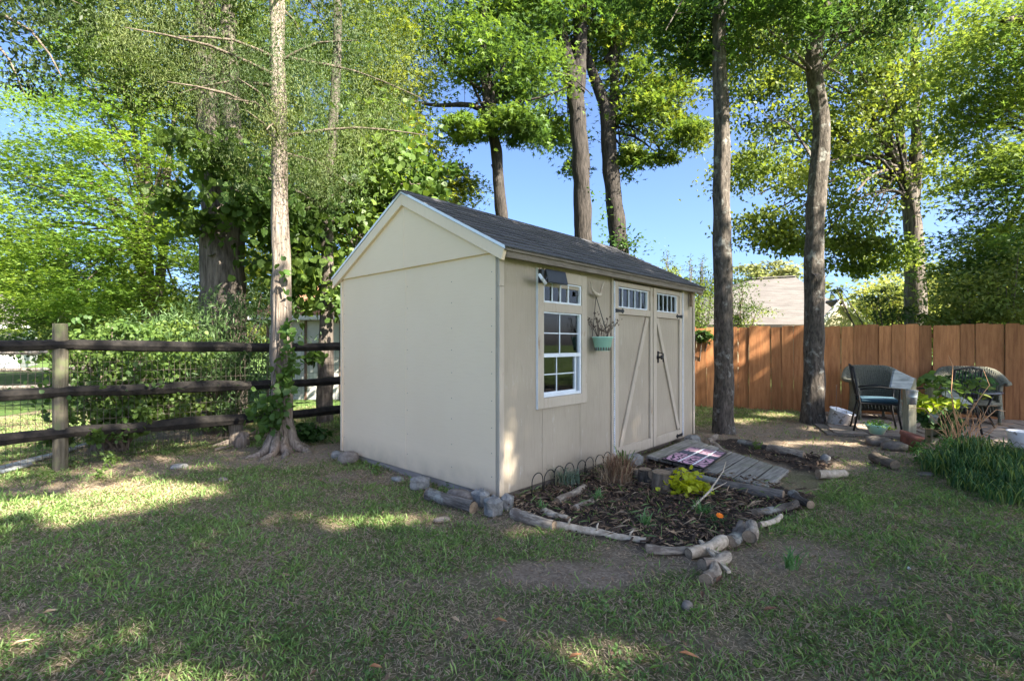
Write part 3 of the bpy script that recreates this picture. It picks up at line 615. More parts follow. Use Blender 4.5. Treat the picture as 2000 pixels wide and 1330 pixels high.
lite(740, 1012, .42, .09); lite(1035, 1035, .16, .07); lite(1130, 1262, .30, .03); lite(1290, 1275, .12, .02); lite(270, 1325, .35, .02); lite(30, 1240, .16, .09); lite(420, 910, .2, .03); lite(560, 1000, .1, .02)
lite(1560, 865, .7, .12); lite(1640, 835, .6, .2); lite(1450, 820, .5, .15); lite(1700, 860, .4, .12); lite(1690, 905, .3, .08); lite(1610, 910, .2, .06); lite(1520, 810, .4, .2); lite(1750, 815, .5, .2); lite(1900, 865, .5, .08); lite(1345, 900, .12, .05)
def leaves(P, size, col, var=.25, shape='kite', flat=.55, asp=.62, cols2=None, mix=.3):
    """P: (n,3) leaf positions. Builds a folded leaf blade at each, tilted at random around the horizontal."""
    n = len(P); a = rng.random(n)*6.283; t = (rng.random(n)-.5)*2*(1-flat)*1.9; r = (rng.random(n)-.5)*2*(1-flat)*1.9-.25
    d = np.stack([np.cos(a)*np.cos(r), np.sin(a)*np.cos(r), np.sin(r)], 1)
    s0 = np.stack([-np.sin(a), np.cos(a), np.zeros(n)], 1); up = np.cross(d, s0); s = s0*np.cos(t)[:, None]+up*np.sin(t)[:, None]; nn = np.cross(d, s)
    L = (size*(1+var*(rng.random(n)*2-1)))[:, None]
    c = np.array(col)[None]*(1+.14*(rng.random((n, 1))*2-1))*(1+.34*fnoise(P[:, 0:1]+.7*P[:, 2:3], P[:, 1:2]-.6*P[:, 2:3], 2.6))
    if cols2 is not None:
        w = np.clip(mix*1.1+.8*fnoise(P[:, 0:1]-P[:, 2:3]+4, P[:, 1:2]+.8*P[:, 2:3], 1.8)-.1, 0, 1)*(.4+.6*rng.random((n, 1))); c = c*(1-w)+np.array(cols2)[None]*w
    if shape == 'kite':
        V = np.stack([P, P+d*L*.45+s*L*asp*.5+nn*L*.06, P+d*L, P+d*L*.45-s*L*asp*.5+nn*L*.06], 1).reshape(-1, 3)
        i = np.arange(n)*4; F = np.concatenate([np.stack([i, i+1, i+2], 1), np.stack([i, i+2, i+3], 1)]); k = 4
    elif shape == 'palm':                                   # three lobes
        vs = [P, P+d*L*.35+s*L*.12, P+d*L, P+d*L*.35-s*L*.12, P+d*L*.12+s*L*.1, P+d*L*.5+s*L*.58+nn*L*.08, P+d*L*.5-s*L*.58+nn*L*.08]
        V = np.stack(vs, 1).reshape(-1, 3); i = np.arange(n)*7
        F = np.concatenate([np.stack([i+x for x in q], 1) for q in ((0, 1, 2), (0, 2, 3), (0, 5, 1), (0, 3, 6))]); k = 7
    elif shape == 'heart':
        vs = [P, P+d*L*.25+s*L*.42+nn*L*.05, P+d*L*.62+s*L*.36+nn*L*.03, P+d*L-nn*L*.08, P+d*L*.62-s*L*.36+nn*L*.03, P+d*L*.25-s*L*.42+nn*L*.05]
        V = np.stack(vs, 1).reshape(-1, 3); i = np.arange(n)*6
        F = np.concatenate([np.stack([i+x for x in q], 1) for q in ((0, 1, 2), (0, 2, 3), (0, 3, 4), (0, 4, 5))]); k = 6
    return V, F, np.repeat(c, k, 0)
def clumpy(c, r, n, per=80, spread=.31, flatc=.34, shell=.5):
    """n leaves gathered in flat sprays inside an ellipsoid."""
    if per == 80: spread = min(spread, .5*min(r)); per = 80 if n > 1500 else 40
    m = max(1, n//per); v = rng.normal(size=(m, 3)); v /= np.linalg.norm(v, axis=1)[:, None]; q = (shell+(1-shell)*rng.random(m))**(1/2.2)
    q = np.where(rng.random(m) < .25, rng.random(m), q); C = np.array(c)+v*q[:, None]*np.array(r)*(1+.22*rng.normal(size=(m, 1))*.6)
    k = rng.integers(int(per*.5), int(per*1.5)+1, m); idx = np.repeat(np.arange(m), k); o = rng.normal(size=(len(idx), 3))*spread*np.array([1, 1, flatc])
    sc = (.6+.8*rng.random(m))[idx][:, None]; P = C[idx]+o*sc; P[:, 2] -= .25*np.hypot(o[:, 0], o[:, 1])*sc[:, 0]
    return P
def boughs(par, p0, specs, mat, r0=.045, k=1):
    T = []
    for s in specs:
        c, r = s[0], s[1]
        for i in range(k): T.append(tuple(c[j]+random.uniform(-.5, .5)*r[j] for j in range(3)))
    L = []
    for q in T: L += limbs((p0[0], p0[1], p0[2]+random.uniform(-.6, .7)), [q], r0*random.uniform(.5, 1))
    return trunk(par, L, mat, name='boughs')
def crown(par, specs, size, col, name='crown', shape='kite', mat=None, keep=None, loc=None, dens=1.0, **k):
    Ps = [clumpy(s[0], s[1], int(s[2]*dens), **(s[3] if len(s) > 3 else {})) for s in specs]; P = np.concatenate(Ps)
    P = P[~is_lit(P) | (P[:, 2] < 2.2)]
    if keep is not None: P = P[keep(P)]
    V, F, C = leaves(P, size, col, shape=shape, **k)
    org = np.array(par.location if loc is None else loc); return link(name, npmesh(name, V-org, F, mat or LEAF, C), par)
def trunk(par, lims, mat, step=.09, n=18, rough=.16, lobes=7, name='trunk'):
    mb = MB(); o = Vector(par.location)
    for i, (pts, rad) in enumerate(lims):
        big = rad[0] > .05; p, r = smoothpts([Vector(q)-o for q in pts], rad, step if big else .25)
        mb.tube(p, r, n if big else 6, rough if big else .1, cap=False, fr=3.5, lobes=lobes if big else 0, seed=i*3.3)
    return mb.build(name, mat, par, smooth=True)
def limbs(p0, targets, r0=.045, sag=.0):                   # thin boughs out to foliage clumps
    out = []
    for t in targets:
        a = Vector(p0); b = Vector(t); m1 = a.lerp(b, .4)+Vector((random.uniform(-.1, .1), random.uniform(-.1, .1), .12*(b-a).length)); out.append(([a, m1, b], [r0, r0*.6, r0*.2]))
        for k in range(4):
            q = m1.lerp(b, .25*k); e = q+Vector((random.uniform(-.5, .5), random.uniform(-.5, .5), random.uniform(-.1, .45))); out.append(([q, q.lerp(e, .5)+Vector((0, 0, .05)), e], [r0*.3, r0*.2, r0*.08]))
    return out
def tree(nm, base, lab, cat='tree', group=None): return empty(nm, base, 0, lab, cat, group)
def A(px, py, Y): return tuple(at(px, py, Y))
def cl(px, py, Y, rx, rzz, n, ry=None, **k): return (A(px, py, Y), (rx, ry or rx, rzz), n, k)
# 1 cedar in front of the fence
Y = 5.77; t = tree('cedar_tree', (A(553, 880, Y)[0], Y, 0), 'old cedar with pale peeling trunk and flared roots left of the shed')
trunk(t, [([A(556, 893, Y), A(552, 850, Y), A(550, 780, Y), A(549, 600, Y), A(547, 400, Y), A(544, 200, Y), A(540, 0, Y), A(538, -250, Y)], [.155, .135, .118, .106, .096, .09, .08, .06])], M['barkc'], step=.05, n=30, rough=.22, lobes=5)
rt = []
for ex, ey, ez in ((-.28, -.42, -.03), (.42, -.1, -.03), (-.02, -.5, -.03), (-.3, .1, -.02), (.26, .25, -.02), (.2, -.38, -.04)):
    b = Vector(t.location); d = Vector((ex, ey, 0)); rt.append(([b+d*.12+Vector((0, 0, .36)), b+d*.33+Vector((0, 0, .10)), b+d*.6+Vector((.02, .02, .008)), b+d*.85+Vector((-.02, .01, -.018)), b+d*1.1+Vector((0, 0, -.05))], [.066, .060, .042, .03, .012]))
trunk(t, rt, M['barkc'], step=.05, n=12, rough=.25, lobes=0, name='roots')
bl = []
for i in range(20):
    y0 = random.uniform(-250, 330); b = Vector(A(545, y0, Y)); a = random.uniform(0, 6.28); L = random.uniform(.7, 2.0); e = b+Vector((math.cos(a)*L, math.sin(a)*L*.6, random.uniform(-.35, .25)))
    bl.append(([b, b.lerp(e, .5)+Vector((0, 0, .1)), e], [.022, .014, .004]))
trunk(t, bl, M['barks'], name='branch')
cs = [cl(560, 60, 5.9, 1.5, 1.0, 9000), cl(350, 100, 5.9, 1.0, .55, 6500), cl(700, 150, 6.0, .75, .85, 8500), cl(600, 250, 5.7, .8, .45, 7000), cl(640, 330, 5.8, .45, .35, 3500), cl(430, 200, 5.8, .7, .45, 5000), cl(230, 40, 5.6, .6, .35, 3500), cl(480, 330, 5.7, .4, .22, 1500), cl(770, 60, 6.2, .6, .8, 5000), cl(560, -200, 6, 1.8, 1.0, 8000), cl(540, 235, 5.4, .28, .2, 1500), cl(515, 90, 5.4, .5, .35, 2400), cl(590, 160, 5.4, .3, .3, 1400)]
cs = [(c, r, n, dict(per=240, spread=.14, flatc=1.1, shell=.3)) for c, r, n, _ in cs]
crown(t, cs, .038, (.046, .085, .018), asp=.2, flat=.1, mat=NEEDLE, cols2=(.15, .17, .04), mix=.35, dens=1.15)
# ivy on the cedar
iv = empty('ivy_on_cedar', (t.location.x, Y-.2, 0), 0, 'green creeper climbing the lower trunk of the pale cedar', 'vine')
def patch(P, *a, **k): return leaves(np.array(P), *a, **k)
def strands(n, c, r, f=lambda p: p): return np.array([f(Vector(c)+Vector((random.gauss(0, r[0]), random.gauss(0, r[1]), random.gauss(0, r[2])))) for _ in range(n)])
P = np.concatenate([strands(n, A(px, py, Y-.17), (rx, .04, rz_)) for px, py, rx, rz_, n in ((545, 780, .05, .22, 90), (520, 820, .09, .09, 70), (560, 745, .03, .2, 50), (558, 650, .05, .05, 25), (508, 800, .06, .08, 40), (575, 700, .03, .12, 25), (552, 540, .04, .1, 12))])
V, F, C = leaves(P, .085, (.055, .12, .028), shape='heart', flat=.25, cols2=(.12, .2, .04)); link('leaves', npmesh('leaves', V-np.array(iv.location), F, LEAF, C), iv)
MB().tube([(.1, .05, .0), (.06, .04, .4), (-.05, .03, .8), (.04, .04, 1.2), (.0, .06, 1.9)], .006, 5).build('stem', M['barks'], iv)
# 2 big oak
Y = 7.6; t = tree('oak_tree', (A(432, 840, Y)[0], Y, 0), 'massive furrowed double trunk tree behind the rail fence')
trunk(t, [([A(432, 860, Y), A(434, 760, Y), A(436, 620, Y), A(434, 500, Y), A(424, 400, Y), A(412, 290, Y), A(404, 150, Y), A(400, 0, Y), A(395, -250, Y)], [.39, .35, .32, .29, .22, .18, .16, .14, .10]),
          ([A(448, 540, Y), A(455, 440, Y), A(458, 340, Y), A(450, 200, Y), A(446, 30, Y), A(450, -250, Y)], [.19, .165, .14, .13, .11, .08])], M['barkd'], step=.07, n=40, rough=.14, lobes=17)
crown(t, [cl(430, -60, 7.6, 2.5, 1.2, 9000), cl(300, 120, 7.4, 1.2, .6, 3500), cl(470, 120, 8.4, 1.0, 1.0, 4500), cl(120, -20, 7, 1.6, .5, 5000)], .10, (.045, .085, .022), shape='palm', cols2=(.12, .16, .03))
# 3 bright maple at left
Y = 14; t = tree('maple_tree', (A(298, 660, Y)[0], Y, 0), 'large bright yellow green maple on the neighbouring lawn at left')
trunk(t, [([A(292, 760, Y), A(290, 600, Y), A(285, 480, Y), A(290, 350, Y), A(270, 200, Y)], [.2, .18, .15, .1, .05]), ([A(300, 620, Y), A(318, 500, Y), A(325, 380, Y), A(340, 220, Y)], [.15, .12, .09, .04]), ([A(288, 560, Y), A(240, 450, Y), A(190, 350, Y)], [.1, .07, .03])]
      +limbs(A(290, 480, Y), [A(x, y, Y+random.uniform(-2, 1)) for x, y in ((100, 300), (180, 200), (60, 480), (380, 300), (120, 560), (400, 450), (230, 120))], .06), M['barks'], n=10)
cs_ = [cl(250, 170, 14, 2.3, 1.5, 9000), cl(160, 280, 13, 2.0, 1.3, 8500), cl(330, 300, 14, 2.0, 1.5, 7000), cl(70, 370, 13.5, 1.7, 1.0, 6000), cl(200, 420, 12.6, 1.9, 1.1, 8000), cl(60, 500, 13, 1.8, .9, 6500), cl(330, 470, 13.5, 1.7, 1.2, 6000), cl(150, 560, 12.5, 1.7, .7, 6000), cl(20, 580, 13.5, 1.5, .7, 3500), cl(330, 590, 14.5, 1.7, .7, 4000), cl(190, 90, 14, 1.2, .8, 3500), cl(-60, 450, 14, 1.6, 1.6, 5000), cl(420, 120, 14.5, 2, 2, 6000)]
boughs(t, A(290, 470, 14), cs_, M['barks'], .07, 2)
crown(t, cs_,
      .12, (.115, .20, .036), shape='palm', flat=.72, cols2=(.25, .35, .06), mix=.35, dens=.85)
# 4 dark trunk with big leaves right behind the fence
Y = 7.9; t = tree('catalpa_tree', (A(634, 800, Y)[0], Y, 0), 'slender dark tree with very large heart leaves between cedar and shed')
trunk(t, [([A(634, 850, Y), A(636, 700, Y), A(640, 560, Y), A(640, 420, Y), A(650, 250, Y), A(658, 100, Y), A(662, -150, Y)], [.14, .115, .10, .09, .08, .07, .05])]
      +limbs(A(641, 420, Y), [A(x, y, yy) for x, y, yy in ((430, 330, 7.2), (500, 420, 7.2), (760, 330, 8.5), (830, 360, 8.8), (560, 560, 7.8), (700, 500, 8.2), (420, 430, 7.0), (720, 420, 8.8))], .035), M['barkd'], n=14)
crown(t, [cl(445, 310, 7.1, .75, .3, 330), cl(500, 395, 7.0, .45, .3, 250), cl(370, 400, 7.0, .35, .25, 120), cl(560, 450, 7.6, .7, .6, 350), cl(700, 330, 8.5, .8, .7, 600), cl(620, 520, 8, .55, .6, 330), cl(790, 360, 9.0, .9, .45, 520), cl(690, 430, 8.6, .8, .6, 500), cl(610, 350, 8.2, .7, .7, 400), cl(640, 690, 7.4, .25, .12, 30), cl(730, 250, 8.8, .8, .6, 450)],
      .12, (.055, .105, .022), shape='heart', flat=.3, cols2=(.15, .22, .04), mix=.4, name='crown', dens=2.5)
# 5 yellow green tree behind the catalpa
Y = 12; t = tree('yellow_green_tree', (A(700, 640, Y)[0], Y, 0), 'tall sunlit yellow green tree rising straight behind the shed gable')
trunk(t, [([A(700, 720, Y), A(702, 450, Y), A(715, 250, Y), A(720, 50, Y)], [.16, .14, .1, .05])]+limbs(A(706, 350, Y), [A(x, y, Y) for x, y in ((620, 200), (820, 150), (780, 50), (860, 350), (560, 100))], .05), M['barks'], n=10)
cs_ = [cl(640, 120, 12, 1.9, 1.7, 7000), cl(760, 150, 12, 1.1, 1.5, 6000), cl(800, 320, 12, .8, .9, 3500), cl(880, 360, 12.5, .55, .5, 2200), cl(700, 350, 12.5, 1.6, 1.3, 6000), cl(560, 350, 12.5, 1.4, 1.5, 5000), cl(600, 520, 12.8, 1.5, 1.0, 4500), cl(740, -60, 12, 1.6, 1, 5000), cl(480, 200, 13, 1.4, 1.8, 5000)]
boughs(t, A(705, 350, 12), cs_, M['barkk'], .05, 1)
crown(t, cs_, .13, (.14, .19, .032), shape='palm', flat=.6, cols2=(.30, .33, .06), mix=.4)
# 6 slim tree behind the shed
Y = 12; t = tree('slim_tree', (A(990, 700, Y)[0], Y, 0), 'slim leaning tree rising above the shed roof ridge')
trunk(t, [([A(992, 770, Y), A(984, 480, Y), A(975, 380, Y), A(968, 290, Y), A(957, 235, Y), A(945, 140, Y), A(944, 40, Y), A(946, -120, Y)], [.18, .155, .14, .13, .125, .09, .08, .05]),
          ([A(960, 240, Y), A(935, 212, Y), A(905, 205, Y), A(850, 206, Y), A(790, 195, Y-.5)], [.09, .075, .06, .045, .02]), ([A(957, 232, Y), A(962, 190, Y), A(955, 120, Y+.3), A(975, 20, Y+.3)], [.08, .06, .045, .03]),
          ([A(966, 242, Y), A(1000, 205, Y), A(1060, 190, Y), A(1110, 170, Y)], [.045, .035, .025, .012]), ([A(940, 175, Y), A(900, 150, Y), A(860, 110, Y), A(830, 20, Y)], [.05, .04, .03, .02]), ([A(973, 350, Y), A(960, 322, Y)], [.05, .02])], M['barkk'], n=12)
cs_ = [cl(900, 250, 11.6, .55, .25, 1500), cl(990, 240, 11.8, .75, .35, 2600), cl(960, 120, 12, 1.2, .9, 4200), cl(1050, 150, 12.3, .8, .8, 2800), cl(870, 60, 12, .7, .8, 1700), cl(950, -60, 12, 1.6, .9, 4000), cl(1040, 60, 12.4, .9, .9, 2800), cl(1035, 260, 12, .5, .25, 900)]
boughs(t, A(955, 200, 12), cs_, M['barkk'], .05, 2)
crown(t, cs_, .14, (.06, .115, .025), shape='palm', flat=.5, cols2=(.17, .25, .04), mix=.4, dens=.8)
# 7, 8 the two big trunks
Y = 13; t = tree('straight_trunk_tree', (A(1141, 700, Y)[0], Y, 0), 'stout dark tree with a straight trunk forking high above the shed roof')
trunk(t, [([A(1141, 760, Y), A(1139, 470, Y), A(1136, 350, Y), A(1130, 250, Y), A(1118, 150, Y), A(1098, 80, Y), A(1086, 0, Y), A(1080, -150, Y)], [.27, .235, .225, .22, .21, .15, .125, .1]), ([A(1126, 180, Y), A(1133, 100, Y), A(1136, 0, Y), A(1140, -150, Y)], [.22, .17, .15, .11]),
          ([A(1118, 150, Y-.2), A(1070, 130, Y-.6), A(1050, 80, Y-.8)], [.03, .02, .01]), ([A(1120, 165, Y-.2), A(1085, 150, Y-.5), A(1040, 70, Y-.8)], [.025, .018, .008]), ([A(1110, 145, Y-.2), A(1150, 180, Y-.5), A(1158, 190, Y-.6)], [.02, .014, .006])], M['barkk'], n=26, rough=.15, lobes=13)
cs_ = [cl(1060, 40, 13.4, 1.6, 1.0, 4500), cl(1160, -60, 13, 2.2, 1.2, 6500), cl(1180, 60, 14, 1.0, .9, 3000), cl(1100, 260, 14, .5, .55, 1500), cl(1120, 320, 14, .35, .25, 700), cl(1045, 250, 14, .55, .4, 1300)]
boughs(t, A(1120, 130, 13), cs_, M['barkk'], .06, 2)
crown(t, cs_, .145, (.07, .13, .025), shape='palm', flat=.5, cols2=(.2, .28, .04), mix=.45, dens=.8)
Y = 13.5; t = tree('forked_tree', (A(1212, 700, Y)[0], Y, 0), 'forked tree whose leaning trunk stands right of the straight dark trunk')
trunk(t, [([A(1222, 760, Y), A(1210, 500, Y), A(1200, 400, Y), A(1190, 300, Y), A(1184, 220, Y), A(1160, 150, Y), A(1140, 90, Y)], [.29, .245, .225, .205, .175, .13, .09]), ([A(1190, 250, Y), A(1200, 180, Y), A(1198, 90, Y), A(1205, -80, Y)], [.17, .13, .11, .08]), ([A(1182, 120, Y), A(1215, 80, Y), A(1260, 40, Y)], [.08, .06, .03])]
      +limbs(A(1192, 240, Y), [A(x, y, Y) for x, y in ((1300, 220), (1340, 200), (1290, 290), (1250, 120))], .04), M['barkk'], n=20, rough=.15, lobes=9)
cs_ = [cl(1265, 190, 13.5, 1.0, .9, 4200), cl(1330, 250, 13.3, .65, .5, 2000), cl(1240, 60, 13.5, 1.1, .9, 3600), cl(1225, 310, 13.8, .35, .4, 900), cl(1330, 130, 13.5, .8, .6, 1800), cl(1250, 300, 13.4, .5, .3, 900), cl(1300, 310, 13.3, .4, .18, 700), cl(1260, -60, 13.5, 1.6, .8, 4000)]
boughs(t, A(1192, 230, 13.5), cs_, M['barkk'], .06, 2)
crown(t, cs_, .15, (.085, .14, .026), shape='palm', flat=.5, cols2=(.26, .30, .05), mix=.5, dens=.85)
cr = empty('creeper_on_trunk', (A(1225, 700, 13.1)[0], 13.1, 0), 0, 'small leafy creeper on the foot of the forked trunk above the roof', 'vine')
P = np.concatenate([strands(220, A(1222, 478, 13.1), (.3, .12, .22)), strands(50, A(1180, 420, 13.1), (.2, .1, .5)), strands(20, A(1150, 375, 13), (.1, .1, .08))]); V, F, C = leaves(P, .12, (.05, .10, .025)); link('leaves', npmesh('leaves', V-np.array(cr.location), F, LEAF, C), cr)
# 9 near trunk A
Y = 6.94; t = tree('spotted_trunk_tree', (A(1413, 845, Y)[0], Y, 0), 'slender straight tree with lichen blotched trunk just right of the shed doors')
trunk(t, [([A(1414, 858, Y), A(1413, 820, Y), A(1413, 700, Y), A(1412, 560, Y), A(1409, 420, Y), A(1410, 260, Y), A(1405, 120, Y), A(1405, 0, Y), A(1404, -250, Y)], [.175, .143, .126, .122, .116, .107, .095, .088, .065])]
      +limbs(A(1405, -100, Y), [A(x, y, yy) for x, y, yy in ((1300, 60, 6.5), (1340, 100, 7.2), (1500, 60, 7), (1260, -50, 7))], .03), M['barkA'], step=.05, n=26, rough=.14, lobes=5)
cs_ = [cl(1340, 60, 7.2, .55, .42, 900), cl(1310, -20, 7.2, .9, .4, 1300), cl(1380, 110, 7.3, .3, .22, 320), cl(1400, -100, 7, 1.6, .6, 3000), cl(1520, -10, 6.6, .9, .35, 1700)]
boughs(t, A(1405, -60, 6.94), cs_, M['barkk'], .03, 2)
crown(t, cs_, .12, (.045, .095, .022), shape='palm', flat=.5, cols2=(.11, .2, .035), mix=.3)
# 10 near trunk B
Y = 7.84; t = tree('bent_trunk_tree', (A(1587, 825, Y)[0], Y, 0), 'tree with a bending grey trunk in front of the board fence')
trunk(t, [([A(1587, 838, Y), A(1588, 800, Y), A(1590, 690, Y), A(1590, 560, Y), A(1592, 430, Y), A(1602, 300, Y), A(1604, 230, Y), A(1594, 170, Y), A(1589, 110, Y), A(1600, 50, Y), A(1612, -30, Y), A(1620, -250, Y)], [.20, .165, .145, .137, .132, .127, .122, .117, .11, .10, .09, .065]),
          ([A(1591, 545, Y-.12), A(1602, 540, Y-.14)], [.09, .05])]
      +limbs(A(1596, 150, Y), [A(x, y, yy) for x, y, yy in ((1500, 60, 7), (1700, 60, 7.5), (1650, 150, 9), (1460, 90, 7.5))], .03)+limbs(A(1592, 320, Y+.3), [A(1500, 240, 11), A(1490, 290, 10)], .025), M['barkA'], step=.05, n=26, rough=.15, lobes=6)
cs_ = [cl(1500, 50, 7.2, .7, .3, 1700), cl(1640, 0, 7.6, 1.2, .4, 3000), cl(1560, -80, 7.5, 1.6, .6, 3500), cl(1700, 60, 8, .8, .35, 1400)]
boughs(t, A(1598, 60, 7.84), cs_, M['barkk'], .03, 2)
crown(t, cs_, .095, (.05, .095, .024), flat=.4, asp=.4, cols2=(.14, .19, .04), mix=.3)
# 11 oak behind the fence
Y = 14; t = tree('golden_oak_tree', (A(1790, 640, Y)[0], Y, 0), 'large airy yellow green oak beyond the board fence')
trunk(t, [([A(1792, 760, Y), A(1788, 600, Y), A(1785, 480, Y), A(1775, 380, Y), A(1755, 320, Y), A(1725, 270, Y), A(1690, 200, Y)], [.3, .26, .22, .2, .15, .12, .05]), ([A(1783, 420, Y), A(1790, 330, Y), A(1788, 200, Y), A(1785, 50, Y)], [.15, .13, .11, .07]), ([A(1770, 370, Y), A(1760, 250, Y), A(1740, 130, Y)], [.08, .07, .04])]
      +limbs(A(1760, 330, Y), [A(x, y, Y+random.uniform(-1.5, 1.5)) for x, y in ((1480, 250), (1520, 440), (1600, 480), (1650, 100), (1560, 340), (1680, 440), (1850, 300), (1480, 380), (1700, 250))], .06), M['barkd'], n=16, rough=.12)
cs_ = [cl(1510, 170, 13.5, 1.3, 1.3, 5000), cl(1500, 330, 13, 1.15, .7, 3600), cl(1490, 440, 12.8, .75, .55, 2600), cl(1560, 470, 12.8, .7, .3, 1600), cl(1640, 430, 13, .8, .8, 3000), cl(1700, 180, 14, 1.6, 1.7, 7500), cl(1650, 290, 14, 1.3, 1.1, 4500), cl(1700, 490, 13, 1.0, .45, 3600), cl(1790, 330, 14.3, 1.1, 1.2, 4000), cl(1620, 60, 14, 2, 1.2, 6500), cl(1450, 60, 13.5, 1.0, 1.3, 3500), cl(1800, 120, 14, 1.4, 1.6, 5500), cl(1750, -80, 14, 3, 1.2, 8000), cl(1670, 530, 13, .4, .2, 400)]
boughs(t, A(1775, 360, 14), cs_, M['barkk'], .06, 1)
crown(t, cs_, .12, (.10, .145, .030), flat=.35, asp=.6, cols2=(.24, .28, .045), mix=.3, dens=.85)
# 12 dark dense tree at the right edge
Y = 10.5; t = tree('dense_green_tree', (A(2110, 700, Y)[0], Y, 0), 'dense dark green tree filling the right edge above the fence')
trunk(t, [([A(2110, 800, Y), A(2105, 400, Y), A(2080, 150, Y), A(2060, -80, Y)], [.28, .24, .2, .12]), ([A(2095, 250, Y), A(2030, 60, Y-.5), A(1960, 40, Y-1)], [.13, .09, .05]), ([A(2100, 350, Y), A(2000, 300, Y), A(1930, 290, Y)], [.06, .04, .02])]+limbs(A(2100, 350, Y), [A(x, y, Y-.5) for x, y in ((1940, 200), (1900, 420), (1950, 520), (1980, 350), (1920, 120))], .04), M['barkd'], n=14)
cs_ = [cl(1960, 140, 10.3, 1.2, .9, 5500), cl(1940, 330, 10.2, .9, .8, 4500), cl(1960, 480, 10, .9, .7, 5000), cl(2040, 300, 10, 1.2, 2.2, 7500), cl(1920, 540, 10, .8, .5, 3500), cl(1980, 600, 9.9, .8, .35, 3000), cl(1990, 20, 10, 1.3, .8, 4500), cl(1890, 240, 10.6, .5, .5, 1200)]
boughs(t, A(2100, 300, 10.5), cs_, M['barkk'], .06, 2)
crown(t, cs_, .115, (.07, .13, .03), shape='palm', flat=.55, cols2=(.24, .31, .06), mix=.45, dens=.85)
# 13 shrubs behind the fence
def shrub(nm, lab, base, specs, size, col, group=None, spikes=0, **k):
    t = tree(nm, base, lab, 'shrub', group); b = Vector(base)
    st = []
    for c, r, n, _ in specs:
        for i in range(5):
            e = Vector(c)+Vector((random.uniform(-.6, .6)*r[0], random.uniform(-.4, .4)*r[1], random.uniform(-.5, .7)*r[2])); q = Vector((b.x+random.uniform(-.2, .2), b.y, 0)); st.append(([q, q.lerp(e, .5)+Vector((random.uniform(-.1, .1), 0, .1)), e], [.025, .015, .005]))
    trunk(t, st, M['barks'], name='stems'); crown(t, specs, size, col, name='foliage', **k); return t
shrub('crape_myrtle', 'crape myrtle with upright sprays between the shed and the near trunk', (A(1345, 700, 12)[0], 12, 0), [cl(1340, 590, 12, .55, .55, 3300), cl(1300, 540, 12.2, .35, .35, 1000), cl(1375, 550, 12.2, .35, .4, 1000), cl(1350, 640, 12, .5, .3, 1200)]+[cl(x, y, 12.2, .07, .32, 110, per=12, spread=.06, flatc=2) for x, y in ((1302, 510), (1350, 515), (1372, 525), (1318, 530))], .075, (.085, .13, .03), cols2=(.22, .27, .06), asp=.4)
shrub('crape_myrtle', 'thin crape myrtle spreading over the grey roof right of the near trunk', (A(1450, 700, 12)[0], 12, 0), [cl(1440, 570, 12, .35, .5, 900), cl(1460, 605, 12, .45, .3, 700), cl(1445, 625, 12, .35, .2, 500)], .075, (.075, .12, .03), cols2=(.24, .28, .07), asp=.4)
shrub('rounded_oak', 'rounded pale green tree top behind the grey roof ridge', (A(1480, 700, 30)[0], 30, 0), [cl(1490, 535, 30, 1.6, .8, 1700), cl(1520, 525, 30, 1.0, .7, 700)], .26, (.16, .18, .07), cols2=(.3, .3, .12), asp=.6)
shrub('bright_bush', 'sunny yellow green bush above the fence right of the yellow gable', (A(1700, 700, 16)[0], 16, 0), [cl(1755, 590, 16, 1.0, .8, 3600), cl(1790, 570, 17, 1.0, 1.0, 3200), cl(1840, 590, 16, .9, .9, 2500)], .13, (.16, .20, .05), cols2=(.36, .36, .1), asp=.5)
shrub('dark_bush', 'dark leafy branch reaching low over the fence beside the yellow gable', (A(1740, 700, 10.5)[0], 10.5, 0), [cl(1715, 580, 10.5, .4, .2, 450), cl(1750, 610, 10.5, .4, .22, 600), cl(1830, 620, 10.3, .6, .2, 900), cl(1640, 565, 10.8, .3, .1, 90)], .08, (.06, .10, .03), asp=.45)
shrub('berry_bush', 'leafy bush with reddening leaves hanging over the fence at right', (A(1960, 700, 8.4)[0], 8.45, 0), [cl(1900, 560, 9, .6, .5, 2200), cl(1950, 610, 8.6, .6, .3, 2000), cl(1870, 630, 8.8, .5, .15, 800), cl(1980, 540, 8.8, .5, .7, 1800), cl(1990, 640, 8.3, .3, .1, 400)], .085, (.09, .14, .035), cols2=(.24, .26, .06), mix=.3, asp=.5)
shrub('fence_creeper', 'creeper hanging over the board fence next to the shed end', (A(1370, 700, 9.9)[0], 10.1, 0), [cl(1375, 655, 9.75, .22, .1, 700), cl(1400, 640, 9.9, .15, .08, 250)], .07, (.06, .12, .03))
# 14 hedge growth on the rail fence
shrub('willow_leaf_shrub', 'narrow leaved green shrub growing through the rail fence under the massive trunk', (A(430, 860, 7)[0], 6.9, 0), [cl(420, 660, 6.7, .75, .5, 3800), cl(360, 720, 6.3, .5, .4, 2200), cl(470, 720, 6.6, .45, .35, 1900), cl(430, 590, 6.9, .4, .2, 450), cl(510, 600, 7, .3, .3, 600), cl(450, 800, 6.6, .5, .2, 1100)], .085, (.055, .105, .035), asp=.2, flat=.3, cols2=(.12, .19, .06))
shrub('fence_undergrowth', 'broadleaf undergrowth tangled through the rail fence right of the pale post', (A(220, 860, 5.8)[0], 5.75, 0), [cl(230, 740, 5.6, .5, .38, 1900), cl(170, 690, 5.7, .35, .3, 900), cl(300, 790, 5.9, .5, .22, 1500), cl(330, 660, 6.2, .4, .25, 700), cl(250, 640, 6.0, .5, .15, 600), cl(190, 840, 5.3, .4, .10, 400), cl(300, 700, 6.0, .5, .3, 1300), cl(250, 810, 5.6, .6, .15, 900)], .05, (.06, .12, .028), shape='heart', flat=.3, cols2=(.18, .24, .05), mix=.4, dens=.95)
